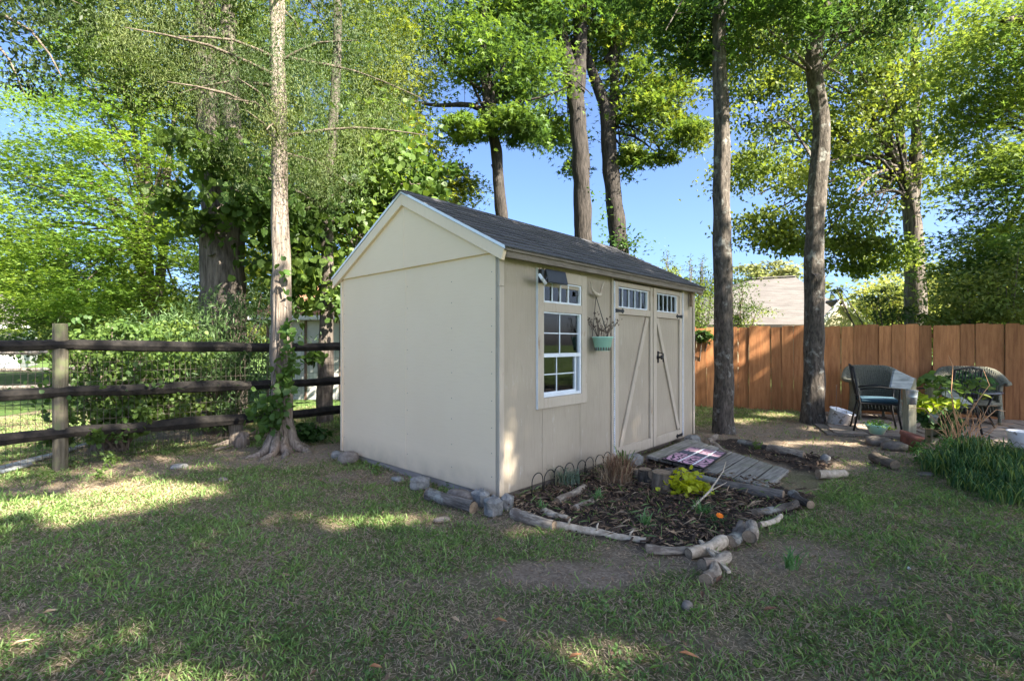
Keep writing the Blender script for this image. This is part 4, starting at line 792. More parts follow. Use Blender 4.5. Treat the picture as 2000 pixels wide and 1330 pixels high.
shrub('garden_hedge', 'clipped sunny hedge far behind the rail fence at left', (A(160, 700, 20)[0], 20, 0), [cl(110, 662, 20, 2.2, .55, 3200, per=30, spread=.3), cl(260, 665, 20.5, 2.2, .5, 2600, per=30, spread=.3)], .14, (.09, .15, .04), cols2=(.2, .26, .07))
shrub('low_broadleaf_bush', 'low broadleaf bush on the dark ground between cedar and shed', (A(600, 860, 6.3)[0], 6.4, 0), [cl(598, 838, 6.3, .17, .12, 260), cl(620, 850, 6.4, .1, .08, 80)], .08, (.045, .10, .025), shape='heart')
# far left dark drooping foliage close to the camera
t = tree('dark_leaf_bough', A(-260, 60, 4.6), 'dark drooping bough of small leaves against the sky at top left', 'tree branch')
trunk(t, [([A(-260, 60, 4.6), A(-60, 20, 4.5), A(60, 60, 4.4), A(120, 150, 4.3)], [.04, .025, .012, .004]), ([A(-60, 20, 4.5), A(20, 120, 4.4), A(50, 190, 4.4)], [.015, .009, .003]), ([A(-20, 10, 4.5), A(90, -20, 4.5), A(160, 10, 4.5)], [.015, .009, .003])], M['barks'], name='bough')
crown(t, [cl(30, 60, 4.4, .22, .22, 300, per=12, spread=.08), cl(80, 120, 4.4, .16, .16, 190, per=12, spread=.07), cl(30, 150, 4.4, .2, .1, 170, per=12, spread=.06), cl(100, 20, 4.4, .3, .1, 260, per=12, spread=.07), cl(10, 0, 4.4, .3, .15, 250, per=12, spread=.07)], .05, (.035, .055, .015), asp=.45, flat=.3, name='leaves')
# distant wood belt
def belt():
    P = []
    for i in range(150):
        a = R(-60+120*i/149); d = random.uniform(38, 60); x = d*math.sin(a)*1.2; y = d*math.cos(a)*1.1+6
        r = random.uniform(2.5, 4.5); hh = random.uniform(1.5, 4.5) if a > R(8) or a < R(-14) else random.uniform(.8, 2.0)
        P.append(clumpy((x, y, hh), (r, r, max(1.5, hh)), 480, per=12, spread=.8, flatc=.6))
    P = np.concatenate(P); P = P[P[:, 2] > 0]; V, F, C = leaves(P, .6, (.08, .115, .03), cols2=(.22, .24, .06), mix=.5)
    o = link('far_woods', npmesh('far_woods', V, F, LEAF, C)); tag(o, 'band of distant trees closing off the view beyond the gardens', 'woods', kind='stuff')
belt()
t = tree('background_maple', (A(120, 660, 19)[0], 19, 0), 'mid green tree filling the gap low behind the bright maple'); crown(t, [cl(430, 520, 18, 2.5, 2, 5000), cl(120, 540, 19, 3.2, 1.8, 6500), cl(560, 560, 17, 2, 1.4, 3500), cl(250, 600, 18, 3, .9, 3500), cl(160, 640, 23, 5, 1.1, 3500)], .2, (.09, .14, .03), shape='palm', cols2=(.24, .28, .05), mix=.4)
trunk(t, [([A(120, 720, 19), A(125, 500, 19)], [.2, .12]), ([A(430, 720, 18), A(425, 500, 18)], [.15, .1]), ([A(560, 720, 17), A(560, 500, 17)], [.15, .1])], M['barks'])
# unseen trees added behind and beside the camera to shade the yard
def unseen_shade_tree(lab, base, specs, size=.275):
    t = tree('unseen_shade_tree', base, lab); b = Vector(base); top = Vector(specs[0][0])
    trunk(t, [([b, b.lerp(top, .5), top], [.25, .18, .08])]+limbs(b.lerp(top, .6), [s[0] for s in specs[1:]], .07), M['barkd'], step=.3, n=10)
    crown(t, specs, size, (.10, .15, .035), shape='palm', cols2=(.2, .25, .05))  # crown leaves are left out where sunny patches should fall
KS = dict(per=14, spread=.42)
unseen_shade_tree('tall spreading tree behind the viewer shading the lawn', (4.2, -4.5, 0), [((4, -4, 8), (4.2, 4, 2.2), 9000, KS), ((1, -5.5, 7), (3, 3, 1.6), 5000, KS), ((6, -1.8, 7.5), (2.6, 2.4, 1.6), 4500, KS)])
unseen_shade_tree('broad tree at the right of the viewer shading the shed', (9.5, -1.5, 0), [((9, -2, 8.5), (3.5, 3.5, 2.2), 8500, KS), ((6, .9, 8.3), (2.4, 2.0, 1.3), 4500, KS), ((9.8, 1.2, 7.5), (2.6, 2.4, 1.8), 5500, KS), ((11.5, -4.5, 8), (3, 3, 2), 4500, KS)])
unseen_shade_tree('tree by the right boundary shading the patio', (14.5, 3, 0), [((14, 2.5, 7.5), (3.2, 3, 2.4), 7500, KS), ((12.2, 4.6, 7.2), (2.2, 1.8, 1.8), 4000, KS), ((16.5, 5, 6), (2.4, 2.4, 2), 3500, KS)])
# ------------------------------------------------------------------ concrete blocks under the shed
def rockmesh(w, d, h, seed, rough=.12, sub=5, boxy=.6):
    rr = random.Random(seed); v = []; f = []; n = 10; m = 6
    for i in range(m+1):
        ph = math.pi*i/m
        for k in range(n):
            a = math.tau*k/n; x, y, z = math.sin(ph)*math.cos(a), math.sin(ph)*math.sin(a), math.cos(ph)
            s = 1/max(1e-3, max(abs(x), abs(y), abs(z)))**boxy; q = Vector((x, y, z))*s; q *= 1+rough*noise.noise(q*1.7+Vector((seed*3.1, 0, 0)))*2
            v.append(Vector((q.x*w/2, q.y*d/2, q.z*h/2+h*.42)))
    for i in range(m):
        for k in range(n): f.append([i*n+k, i*n+(k+1) % n, (i+1)*n+(k+1) % n, (i+1)*n+k])
    b = MB(); b.v = v; b.f = f; return b
def stone(nm, lab, cat, mat, px, py, w, d, h, rz_, seed, group=None, boxy=.7, sm=True):
    g = gnd(px, py); o = rockmesh(w, d, h, seed, boxy=boxy).build(nm, M[mat], None, (g.x, g.y+d*.4, -.015), (0, 0, rz_), smooth=(boxy < .7)); return tag(o, lab, cat, group)
BG = 'concrete lumps under the shed'
stone('concrete_block', 'grey concrete lump left of the trio under the near shed corner', 'block', 'block', 938, 990, .11, .15, .14, .8, 1, BG, .85)
stone('concrete_block', 'middle and front most grey concrete lump under the near shed corner', 'block', 'block', 963, 1008, .125, .12, .15, .3, 2, BG, .9)
stone('concrete_block', 'right hand grey concrete lump of the trio under the near shed corner', 'block', 'block', 991, 996, .085, .11, .13, -.3, 3, BG, .85)
stone('concrete_block', 'mossy grey block halfway along the gable wall', 'block', 'block', 818, 955, .17, .12, .115, .2, 4, BG, .8)
stone('concrete_block', 'small blue grey block at the far left shed corner', 'block', 'block', 655, 895, .11, .12, .09, .2, 5, BG, .8)
stone('field_stone', 'rounded brown stone at the far left shed corner', 'stone', 'rock', 676, 907, .22, .18, .15, .1, 6, None, .2)
stone('concrete_block', 'blue grey block in front of the shed beside the ramp', 'block', 'block', 1238, 915, .21, .16, .16, .5, 7, BG, .75)
stone('concrete_block', 'grey block under the right front shed corner', 'block', 'block', 1357, 872, .19, .16, .16, .6, 8, BG, .85)
stone('field_stone', 'flat dark slab leaning beside the corner blocks under the gable', 'stone', 'rock', 898, 982, .28, .14, .11, -.7, 9, None, .6)
stone('field_stone', 'pale angular stone at the gable foot left of the mossy block', 'stone', 'block', 775, 940, .14, .09, .05, -.7, 10, None, .5)
stone('field_stone', 'pale round stone lying in the lawn left of the shed', 'stone', 'rock', 432, 940, .085, .07, .05, .2, 11, None, .2)
stone('field_stone', 'pale stone at the edge of the sunlit strip on the left', 'stone', 'block', 345, 915, .16, .1, .06, .6, 12, None, .4)
stone('field_stone', 'dark rock under the mint bowl', 'stone', 'rock', 1725, 870, .30, .2, .13, .1, 13, None, .5)
stone('field_stone', 'long low rock right of the rock under the bowl', 'stone', 'rock', 1758, 880, .26, .2, .12, -.4, 14, None, .5)
stone('field_stone', 'flat stepping stone at the edge of the strappy border', 'stone', 'rock', 1818, 928, .22, .12, .03, .2, 15, None, .3)
stone('field_stone', 'whitish stone at the end of the far log row', 'stone', 'block', 1616, 906, .11, .09, .12, .7, 16, None, .6)
stone('field_stone', 'small tan rock in the lawn below the log border', 'stone', 'rock', 1345, 1190, .06, .05, .05, .7, 17, None, .2)
stone('white_pebble', 'tiny white pebble in the lawn at right', 'stone', 'vinyl', 1777, 1108, .02, .02, .018, 0, 18, None, .1)
stone('field_stone', 'rusty brown stone in the lawn left of the flower bed', 'stone', 'rock', 862, 1018, .13, .07, .04, .3, 19, None, .3)
for i, (px, py) in enumerate(((1445, 895), (1480, 890), (1528, 893), (1425, 875))):
    stone('shell_chip', ('white chip lying by the ramp edge among dark soil', 'white chip on the dark soil in line with the ramp middle', 'white chip farthest right on the dark soil bed', 'white chip nearest the spotted trunk on the dark soil')[i], 'stone', 'vinyl', px, py, .045, .03, .025, i, 30+i, 'white chips on the soil', .3)
# ------------------------------------------------------------------ logs
def log(nm, lab, p0, p1, r, mat='log', r2=None, twigs=0, bend=.02, group='logs edging the flower bed', zl=.0, cat='log', z1=None):
    r2 = r2 or r*.85
    if nm == 'edging_log': r *= .82; r2 *= .82
    def pt(p, rr, zo): Y = (H-rr-zo)*960/(p[1]-672); return Vector(((p[0]-1000)/960*Y, Y, rr*.8+zo))
    a, b = pt(p0, r, zl), pt(p1, r2, zl if z1 is None else z1); c = (a+b)/2; n = 7; pts = []
    side = (b-a).cross(Vector((0, 0, 1))).normalized()
    for i in range(n):
        t = i/(n-1); pts.append(a.lerp(b, t)-c+side*bend*math.sin(t*3.1)*random.uniform(.6, 1.2)+Vector((0, 0, random.uniform(-.004, .004))))
    rad = [r+(r2-r)*i/(n-1)+random.uniform(-.10, .10)*r for i in range(n)]
    qq = (b-a).to_track_quat('Z', 'Y'); qi = qq.inverted(); pts = [qi @ q for q in pts]
    root = MB().tube(pts, rad, 12, .35, cap=False, fr=2.5, lobes=3, seed=random.random()*9).build(nm, M[mat], None, c, qq.to_euler(), smooth=True); tag(root, lab, cat, group)
    for q, rr, d in ((pts[0], rad[0], (pts[0]-pts[1]).normalized()), (pts[-1], rad[-1], (pts[-1]-pts[-2]).normalized())):
        e = MB(); x = d.cross(Vector((0, 0, 1))).normalized() if abs(d.z) < .95 else Vector((1, 0, 0)); y = d.cross(x); b0 = len(e.v); e.v.append(q+d*.004)
        for k in range(10): e.v.append(q+(x*math.cos(k*math.tau/10)+y*math.sin(k*math.tau/10))*rr*1.0)
        for k in range(10): e.f.append([b0, b0+1+k, b0+1+(k+1) % 10])
        e.build('sawn_end', M['cut'], root)
    for k in range(twigs):
        q = pts[1+int((k+.5)*(n-2)/twigs)]; MB().tube([q, q+qi @ Vector((random.uniform(-.01, .02), -.01, r+.015)), q+qi @ Vector((random.uniform(.0, .04), 0, r+.035))], [.010, .007, .004], 6, .1).build('twig_stub', M[mat], root)
    return root
log('edging_log', 'dark ended grey log starting at the near shed corner', (1003, 1000), (1083, 1026), .045)
log('edging_log', 'longest pale stripped branch with twig stubs along the bed front', (1082, 1022), (1262, 1055), .034, 'birch', .024, 3)
log('edging_log', 'short reddish split log behind the pale branch', (1062, 996), (1110, 1012), .035, 'birch')
log('edging_log', 'grey log lying at the front tip of the bed', (1262, 1070), (1345, 1073), .036)
log('edging_log', 'thick light ended log angling right of the front tip', (1345, 1080), (1412, 1054), .036, 'birch', .044)
log('edging_log', 'smooth grey log just below the thick light ended one', (1372, 1102), (1420, 1086), .04)
log('edging_log', 'short weathered chunk pointing at the viewer below the bed', (1378, 1130), (1395, 1100), .042, 'log')
log('edging_log', 'rooty grey branch piece left of the grey chunk', (1425, 1055), (1450, 1024), .05, 'bark')
log('edging_log', 'knotty upright grey chunk behind the orange flower', (1463, 1046), (1466, 1020), .05, 'log', .04, zl=.02, z1=.06)
log('edging_log', 'pale forked branch piece on the right outer edge', (1484, 1024), (1525, 1008), .024, 'birch')
log('edging_log', 'flaky barked pale log on the right edge of the bed', (1474, 1000), (1556, 984), .04, 'barkA')
log('edging_log', 'stubby brown log at the right corner of the bed', (1550, 964), (1583, 984), .048, 'barkA')
log('long_branch', 'long dark rough branch lying along the near side of the ramp', (1335, 926), (1530, 966), .05, 'bark', .045, bend=.05)
log('edging_log', 'split firewood piece near the iron edging', (1088, 978), (1140, 950), .04, 'log')
log('edging_log', 'second thinner firewood piece right of the iron edging', (1122, 992), (1172, 966), .032, 'log')
log('bark_log', 'grey barked log resting across the short stumps', (1272, 925), (1328, 918), .045, 'barkA', zl=.09)
log('far_log', 'small log between the corner block and the spotted trunk', (1380, 862), (1399, 850), .045, 'log', group='logs beyond the ramp')
log('far_log', 'stubby log at the head of the ramp beyond the mat', (1394, 868), (1420, 888), .045, 'log', group='logs beyond the ramp')
log('far_log', 'dark log with pale flaking bark right of the spotted trunk foot', (1445, 862), (1500, 874), .045, 'bark', group='logs beyond the ramp')
log('far_log', 'long bleached log farthest along the second border row', (1502, 874), (1570, 888), .05, 'log', group='logs beyond the ramp')
log('far_log', 'pale log end lying by the whitish stone', (1598, 924), (1650, 922), .04, 'birch', group='logs beyond the ramp')
log('cut_log', 'short cut log with a round sawn end in front of the mint bowl', (1708, 890), (1748, 906), .058, 'barks', group='logs beyond the ramp')
log('gable_log', 'mossy half buried log along the foot of the gable wall', (836, 962), (925, 990), .05, 'bark', bend=.01, group=None)
log('pale_limb', 'bleached fallen limb under the rail fence left of the pale post', (-40, 925), (190, 862), .03, 'greyboard', group=None)
log('pale_limb', 'second bleached limb lying lower left by the fence foot', (-60, 935), (60, 906), .025, 'greyboard', group=None)
log('thin_root', 'thin pale stick near the cedar roots', (420, 878), (520, 850), .015, 'log', group=None)
for nm, lab, px, py, r, h, mt in (('upright_stump', 'small upright grey stump with rugged bark', 1263, 950, .062, .14, 'barkA'), ('upright_stump', 'larger upright stump with orange brown split face', 1298, 966, .085, .17, 'barks'), ('upright_stump', 'dark stump tucked behind the small grey one', 1240, 938, .055, .09, 'bark')):
    g = gnd(px, py); o = MB().tube([(0, 0, -.02), (0, 0, h*.5), (0, .005, h)], [r*1.1, r, r*.92], 14, .15, cap=False, lobes=4).build(nm, M[mt], None, g+Vector((0, r, 0)), (.05, 0, 0), smooth=True); tag(o, lab, 'stump', 'upright stumps in the bed')
    MB().lathe([(r*.93, h), (.001, h+.004)], 14).build('sawn_top', M['cut'], o)
split = MB().tube([(0, 0, 0), (.03, 0, .04), (.12, 0, .05)], .01, 6)
st_ = MB()
for a, b in (((1368, 1072), (1424, 1124)), ((1385, 1090), (1415, 1092))):
    st_.bar(gnd(*a)+Vector((0, 0, .05)), gnd(*b)+Vector((0, 0, .02)), .022, .014)
o = st_.build('split_stick', M['birch'], None); tag(o, 'bleached split stick lying across the front tip logs', 'stick')
o = MB().tube([gnd(1352, 1000)+Vector((0, 0, .03)), gnd(1385, 985)+Vector((0, 0, .10)), gnd(1412, 950)+Vector((0, 0, .13)), gnd(1418, 935)+Vector((0, 0, .16))], [.009, .008, .005, .003], 6).tube([gnd(1385, 985)+Vector((0, 0, .10)), gnd(1420, 970)+Vector((0, 0, .12))], [.005, .002], 5).build('bare_twig', M['birch'], None, smooth=True); tag(o, 'thin bare twig standing in the mulch in front of the ramp', 'twig')
# split stump by the rail fence
g = gnd(462, 868); sp_ = empty('split_stump', g, 0, 'weathered double stump between the massive trunk and the cedar', 'stump')
MB().tube([(0, 0, -.03), (.0, 0, .15), (-.01, 0, .3), (.0, 0, .36)], [.11, .085, .08, .045], 14, .3, lobes=3).build('tall_stub', M['barkc'], sp_, smooth=True)
MB().tube([(.13, -.1, -.03), (.13, -.1, .1), (.15, -.1, .17)], [.1, .085, .05], 14, .35, lobes=4, seed=3).build('short_stub', M['barkc'], sp_, smooth=True)
MB().tube([(0, 0, .06), (-.14, -.08, .02), (-.26, -.12, -.01)], [.05, .03, .012], 8, .2).build('root', M['barkc'], sp_, smooth=True)
# ------------------------------------------------------------------ ramp of planks and doormat
rp = empty('plank_ramp', sw(2.0, -.02, 0), R(47), 'low weathered plank ramp leading from the shed doors', 'ramp')
rn, rf = gnd(1268, 892, .10), None
def rl(px, py, z): q = gnd(px, py, z)-Vector(rp.location); return Vector((q.x*U.x+q.y*U.y, -(q.x*-W.x+q.y*-W.y), z))
c00, c10, c01, c11 = rl(1262, 888, .095), rl(1345, 855, .095), rl(1502, 952, .03), rl(1542, 918, .03)
npk = 8
for i in range(npk):
    t0, t1 = i/npk+.007, (i+1)/npk-.007
    a, b, c, d = c00.lerp(c01, t0), c10.lerp(c11, t0), c10.lerp(c11, t1), c00.lerp(c01, t1)
    o = MB().prism([a, b, c, d], 0, (0, 0, -.03)).build('plank', M['ramp'], rp, bev=.003); o.location.z += random.uniform(-.003, .003); o.location.x += random.uniform(-.008, .008)
for q in (.12, .5, .88):
    MB().bar(c00.lerp(c10, q)+Vector((0, -.01, -.06)), c01.lerp(c11, q)+Vector((0, .01, -.045)), .05, .06 if q != 9 else .05).build('joist', M['skid'], rp)
MB().bar(c00+Vector((0, 0, -.055)), c10+Vector((0, 0, -.055)), .03, .05).build('edge_board', M['skid'], rp)
m, t_, p_ = nt('doormat_print'); tc = N(t_, 'ShaderNodeTexCoord'); wv = N(t_, 'ShaderNodeTexWave', wave_type='RINGS', rings_direction='Z'); wv.inputs['Scale'].default_value = 5.5; wv.inputs['Distortion'].default_value = 7; wv.inputs['Detail'].default_value = 1.2; wv.inputs['Detail Scale'].default_value = 2.2
mp = N(t_, 'ShaderNodeMapping'); mp.inputs['Location'].default_value = (.15, .12, 0); t_.links.new(tc.outputs['Object'], mp.inputs[0]); t_.links.new(mp.outputs[0], wv.inputs['Vector'])
pink = ramp(t_, wv.outputs[0], [(.30, (.035, .03, .045)), (.42, (.62, .36, .46))])
gr = N(t_, 'ShaderNodeTexNoise'); gr.inputs['Scale'].default_value = 30; t_.links.new(tc.outputs['Object'], gr.inputs['Vector']); band = ramp(t_, gr.outputs[0], [(.4, (.045, .05, .075)), (.65, (.10, .11, .15))])
sx = N(t_, 'ShaderNodeSeparateXYZ'); t_.links.new(tc.outputs['Object'], sx.inputs[0])
bandf = ramp(t_, sx.outputs[1], [(.0, (0, 0, 0)), (.001, (1, 1, 1))]); 
mr = N(t_, 'ShaderNodeMapRange'); mr.inputs[1].default_value = -.5; mr.inputs[2].default_value = .5; t_.links.new(sx.outputs[0], mr.inputs[0])
bf = ramp(t_, mr.outputs[0], [(.0, (0, 0, 0)), (.48, (0, 0, 0)), (.49, (1, 1, 1)), (.62, (1, 1, 1))]); t_.nodes[-1].color_ramp.interpolation = 'CONSTANT'
bb = t_.nodes[-1]; e = bb.color_ramp.elements.new(.64); e.color = (.3, .3, .3, 1)
t_.links.new(mixc(t_, bf, pink, band), p_.inputs['Base Color']); p_.inputs['Roughness'].default_value = .9
ma, mb_, mc, md = rl(1292, 898, .098), rl(1350, 874, .098), rl(1420, 886, .080), rl(1375, 917, .080)
cen = (ma+mb_+mc+md)/4; ml = [v-cen for v in (ma, mb_, mc, md)]
cw = Vector(rp.location)+Matrix.Rotation(R(47), 3, 'Z') @ cen
mat_o = MB().prism(ml, 0, (0, 0, .012)).build('doormat', M['black'], None, cw, (0, 0, R(47))); tag(mat_o, 'pink and charcoal swirl patterned doormat on the plank ramp', 'doormat')
MB().prism([v*.95+Vector((0, 0, .013)) for v in ml], 0, (0, 0, .002)).build('printed_top', m, mat_o)
for q0, q1 in ((.36, .40), (.72, .76)):
    a, b, c, d = [v*.94 for v in ml]; MB().prism([a.lerp(d, q0)+Vector((0, 0, .0155)), b.lerp(c, q0)+Vector((0, 0, .0155)), b.lerp(c, q1)+Vector((0, 0, .0155)), a.lerp(d, q1)+Vector((0, 0, .0155))], 0, (0, 0, .002)).build('pale_stripe', M['bucket'], mat_o)
# ------------------------------------------------------------------ iron hoop edging
he_ = empty('hoop_edging', sw(.30, -.10, 0), R(47), 'low black wire hoop edging in front of the shed wall', 'garden edging')
for k in range(8):
    hb = MB(); x0 = k*.152; w = .14; pts = [(x0, 0, -.03), (x0, 0, .12)]+[(x0+w/2-w/2*math.cos(a), 0, .12+w/2*math.sin(a)) for a in [i*math.pi/8 for i in range(1, 8)]]+[(x0+w, 0, .12), (x0+w, 0, -.03)]
    hb.tube(pts, .0042, 6).tube([(x0+w/2-.032*math.cos(i*math.pi/5), .004, .05+.03*math.sin(i*math.pi/5)) for i in range(6)], .0035, 5); o = hb.build('hoop', M['black'], he_, (0, random.uniform(-.015, .015), 0), (random.uniform(-.12, .12), 0, 0), smooth=True)
# ------------------------------------------------------------------ plants in the bed
def plantball(nm, lab, cat, c, specs, size, col, shape='heart', mat=None, stems=8, **k):
    t = empty(nm, c, 0, lab, cat); mb = MB()
    for i in range(stems):
        s = random.choice(specs); e = Vector(s[0])+Vector([random.uniform(-.6, .6)*r for r in s[1]])-Vector(c); mb.tube([(0, 0, -.01), e*.5+Vector((0, 0, .02)), e], [.004, .003, .002], 5)
    mb.build('stems', M['greentwig'], t); crown(t, specs, size, col, name='leaves', shape=shape, **k); return t
g = gnd(1342, 965); plantball('lime_heuchera', 'bright lime yellow leafy plant beside the brown stump', 'plant', g, [((g.x-.02, g.y, .11), (.15, .11, .10), 330, dict(per=6, spread=.035)), ((g.x+.13, g.y, .06), (.10, .08, .05), 130, dict(per=6, spread=.03))], .046, (.46, .50, .04), flat=.45, cols2=(.58, .56, .12), mat=LEAF)
g = gnd(1400, 1028); mg = empty('marigold', g, 0, 'single bright orange marigold flower at the front of the bed', 'flower')
fb = MB()
for ring, (n, r, z) in enumerate(((10, .026, .0), (8, .018, .006), (6, .01, .011))):
    for k in range(n):
        a = k*math.tau/n+ring; d = Vector((math.cos(a), math.sin(a), .25)); s = Vector((-math.sin(a), math.cos(a), 0)); c = Vector((0, 0, .10+z)); fb.quad(c, c+d*r*.6+s*r*.4, c+d*r, c+d*r*.6-s*r*.4)
fb.build('petals', surf('orange_petal', (.85, .16, .01), (.95, .28, .02), (50, 50, 50), .6, 0), mg, (0, 0, 0), (R(28), 0, 0)); MB().tube([(0, 0, 0), (0, 0, .05), (0, -.04, .095)], .003, 5).build('stem', M['greentwig'], mg)
V, F, C = leaves(np.array([(random.gauss(0, .04), random.gauss(0, .03), random.uniform(.01, .08)) for _ in range(140)]), .03, (.06, .13, .05), asp=.25); link('leaves', npmesh('leaves', V, F, LEAF, C), mg)
def blades(n, c, rad, h, spread, w, col, col2=None, seed=0, lean=0, mixp=.4):
    rr = np.random.default_rng(seed); a = rr.random(n)*6.283; r = np.sqrt(rr.random(n))*rad; B0 = np.stack([c[0]+r*np.cos(a), c[1]+r*np.sin(a), np.full(n, c[2])], 1)
    b = rr.random(n)*6.283; L = h*(.6+.6*rr.random(n)); o = spread*(rr.random(n)*.8+.2)*L; d = np.stack([np.cos(b), np.sin(b), 0*b], 1); s = np.stack([-np.sin(b), np.cos(b), 0*b], 1)*w/2
    up = np.array([0, 0, 1.]); M1 = B0+d*(o*.3)[:, None]+up*(L*.55)[:, None]; M2 = B0+d*(o*.7)[:, None]+up*(L*.85)[:, None]; T = B0+d*(o*1.15)[:, None]+up*(L*(.85 if lean == 0 else .45))[:, None]
    V = np.stack([B0-s*.6, B0+s*.6, M1+s, M1-s, M2+s*.8, M2-s*.8, T], 1).reshape(-1, 3); i = np.arange(n)*7
    F = np.concatenate([np.stack([i+x for x in q], 1) for q in ((0, 1, 2), (0, 2, 3), (3, 2, 4), (3, 4, 5), (5, 4, 6))]); cc = np.array(col)[None]*(1+.3*(rr.random((n, 1))*2-1))
    if col2 is not None: wv_ = (rr.random((n, 1)) < mixp); cc = np.where(wv_, np.array(col2)[None]*(1+.3*(rr.random((n, 1))*2-1)), cc)
    return V, F, np.repeat(cc, 7, 0)
def bladeobj(nm, lab, cat, g, sets, mat=None, kind=None):
    Vs, Fs, Cs = [], [], []; o = 0
    for s in sets: V, F, C = blades(**s); Vs.append(V); Fs.append(F+o); Cs.append(C); o += len(V)
    ob_ = link(nm, npmesh(nm, np.concatenate(Vs), np.concatenate(Fs), mat or GRASSM, np.concatenate(Cs)), None, g); return tag(ob_, lab, cat, kind=kind)
bladeobj('dry_grass_clump', 'tall dead brown grass clump against the shed beside the left door', 'plant', gnd(1212, 948), [dict(n=420, c=(0, .05, 0), rad=.10, h=.26, spread=.55, w=.006, col=(.26, .15, .09), col2=(.38, .28, .17), seed=1), dict(n=120, c=(-.04, .05, 0), rad=.15, h=.2, spread=1.4, w=.005, col=(.36, .27, .17), seed=2), dict(n=16, c=(.05, .1, 0), rad=.03, h=.34, spread=.7, w=.011, col=(.13, .2, .06), seed=3)], DRY)
bladeobj('grey_green_weed', 'grey green weed growing through the hoop edging', 'plant', gnd(1112, 948), [dict(n=110, c=(0, 0, 0), rad=.10, h=.15, spread=1.0, w=.008, col=(.13, .19, .13), seed=4), dict(n=30, c=(-.1, -.06, 0), rad=.06, h=.2, spread=1.2, w=.005, col=(.3, .3, .2), seed=5)])
for i, (px, py, n, lab) in enumerate(((1168, 982, 40, 'small green tuft below the firewood pieces'), (1372, 1010, 60, 'blue green tuft left of the orange flower'), (1262, 1030, 35, 'green tuft at the inner front of the mulch'), (1545, 1110, 40, 'lone bright green tuft in the lawn right of the logs'), (1060, 1003, 30, 'green tuft by the log at the shed corner'), (1352, 880, 26, 'strappy green tuft at the ramp head'), (1290, 955, 26, 'pale green tuft beside the stumps'))):
    bladeobj('green_tuft', lab, 'plant', gnd(px, py), [dict(n=n, c=(0, 0, 0), rad=.035, h=.10, spread=1.1, w=.007, col=(.08, .19, .045), col2=(.14, .26, .09), seed=20+i)])['group'] = 'green tufts in bed and lawn'
for i, (px, py, lab) in enumerate(((545//1, 0, ''),)): pass
for i, (px, py, s, lab) in enumerate(((212, 912, 1.2, 'leafy seedling left of the sunlit strip'), (195, 935, .8, 'small seedling on bare earth at left'), (85, 945, .9, 'seedling near the pale post foot'), (735, 925, .8, 'leafy weed against the gable sill left of the seam'), (877, 952, .5, 'tiny weed against the gable sill right of the mossy block'), (1478, 880, .9, 'leafy weed right of the spotted trunk'))):
    g = gnd(px, py); P = np.array([(random.gauss(0, .035)*s, random.gauss(0, .03)*s, random.uniform(.02, .13)*s) for _ in range(50)]); V, F, C = leaves(P*np.array([.8, .8, 1]), .05*s, (.13, .2, .05), flat=.5, asp=.45); o = link('seedling', npmesh('seedling', V, F, LEAF, C), None, g); tag(o, lab, 'plant', 'seedlings and weeds')
# strappy border at right, a row of clumps
for i, (px, py, n, h) in enumerate(((1880, 935, 260, .26), (1925, 925, 330, .36), (1960, 950, 300, .28), (2005, 935, 300, .3), (1850, 925, 160, .2), (2030, 975, 260, .26), (1915, 960, 160, .18), (1985, 985, 160, .16))):
    bladeobj('strap_leaf_clump', ('broad low clump second from the left of the strappy border', 'tallest strappy clump with upright leaves behind', 'thick clump in the middle of the strappy border', 'clump at the right photo edge of the strappy border', 'smallest clump at the left end of the strappy border', 'clump just past the right end of the strappy border', 'short front clump in the strappy border', 'trailing front clump near the lower right of the border')[i], 'plant', gnd(px, py), [dict(n=n, c=(0, .08, 0), rad=.17, h=h*.95, spread=.85, w=.010, col=(.055, .135, .035), col2=(.22, .30, .07), seed=40+i, mixp=.3, lean=1)])['group'] = 'strap leaved clumps along the border'
for i, (px, py, sz, n, lab) in enumerate(((1830, 905, .25, 520, 'ferny light green plant below the terracotta pot'), (1868, 890, .22, 420, 'ferny green plant between the pot and the orange stems'), (1790, 880, .12, 160, 'feathery plant left of the terracotta pot foot'))):
    g = gnd(px, py); plantball('ferny_plant', lab, 'plant', g, [((g.x, g.y, sz*.45), (sz, sz*.6, sz*.5), n, dict(per=10, spread=.04))], .055, (.075, .17, .04), shape='kite', asp=.3, cols2=(.15, .26, .07))
g = gnd(1808, 862); plantball('geranium', 'dark green leafy plant in the top of the terracotta pot', 'plant', g+Vector((.02, .1, .2)), [((g.x+.06, g.y-.08, .36), (.2, .14, .14), 480, dict(per=8, spread=.04)), ((g.x+.22, g.y-.05, .22), (.18, .12, .14), 360, dict(per=8, spread=.04))], .06, (.05, .12, .045), cols2=(.25, .07, .04), mix=.12)
# ------------------------------------------------------------------ terracotta pot
g = gnd(1778, 882); tp = empty('terracotta_pot', g+Vector((.05, .12, 0)), 0, 'dark red terracotta pot lying against the signpost foot', 'flower pot')
MB().lathe([(.001, 0), (.07, 0), (.10, .15), (.115, .16), (.12, .20), (.10, .20), (.095, .14), (0, .12)], 22).build('pot', M['terra'], tp, None, (R(8), R(14), 0), smooth=True)
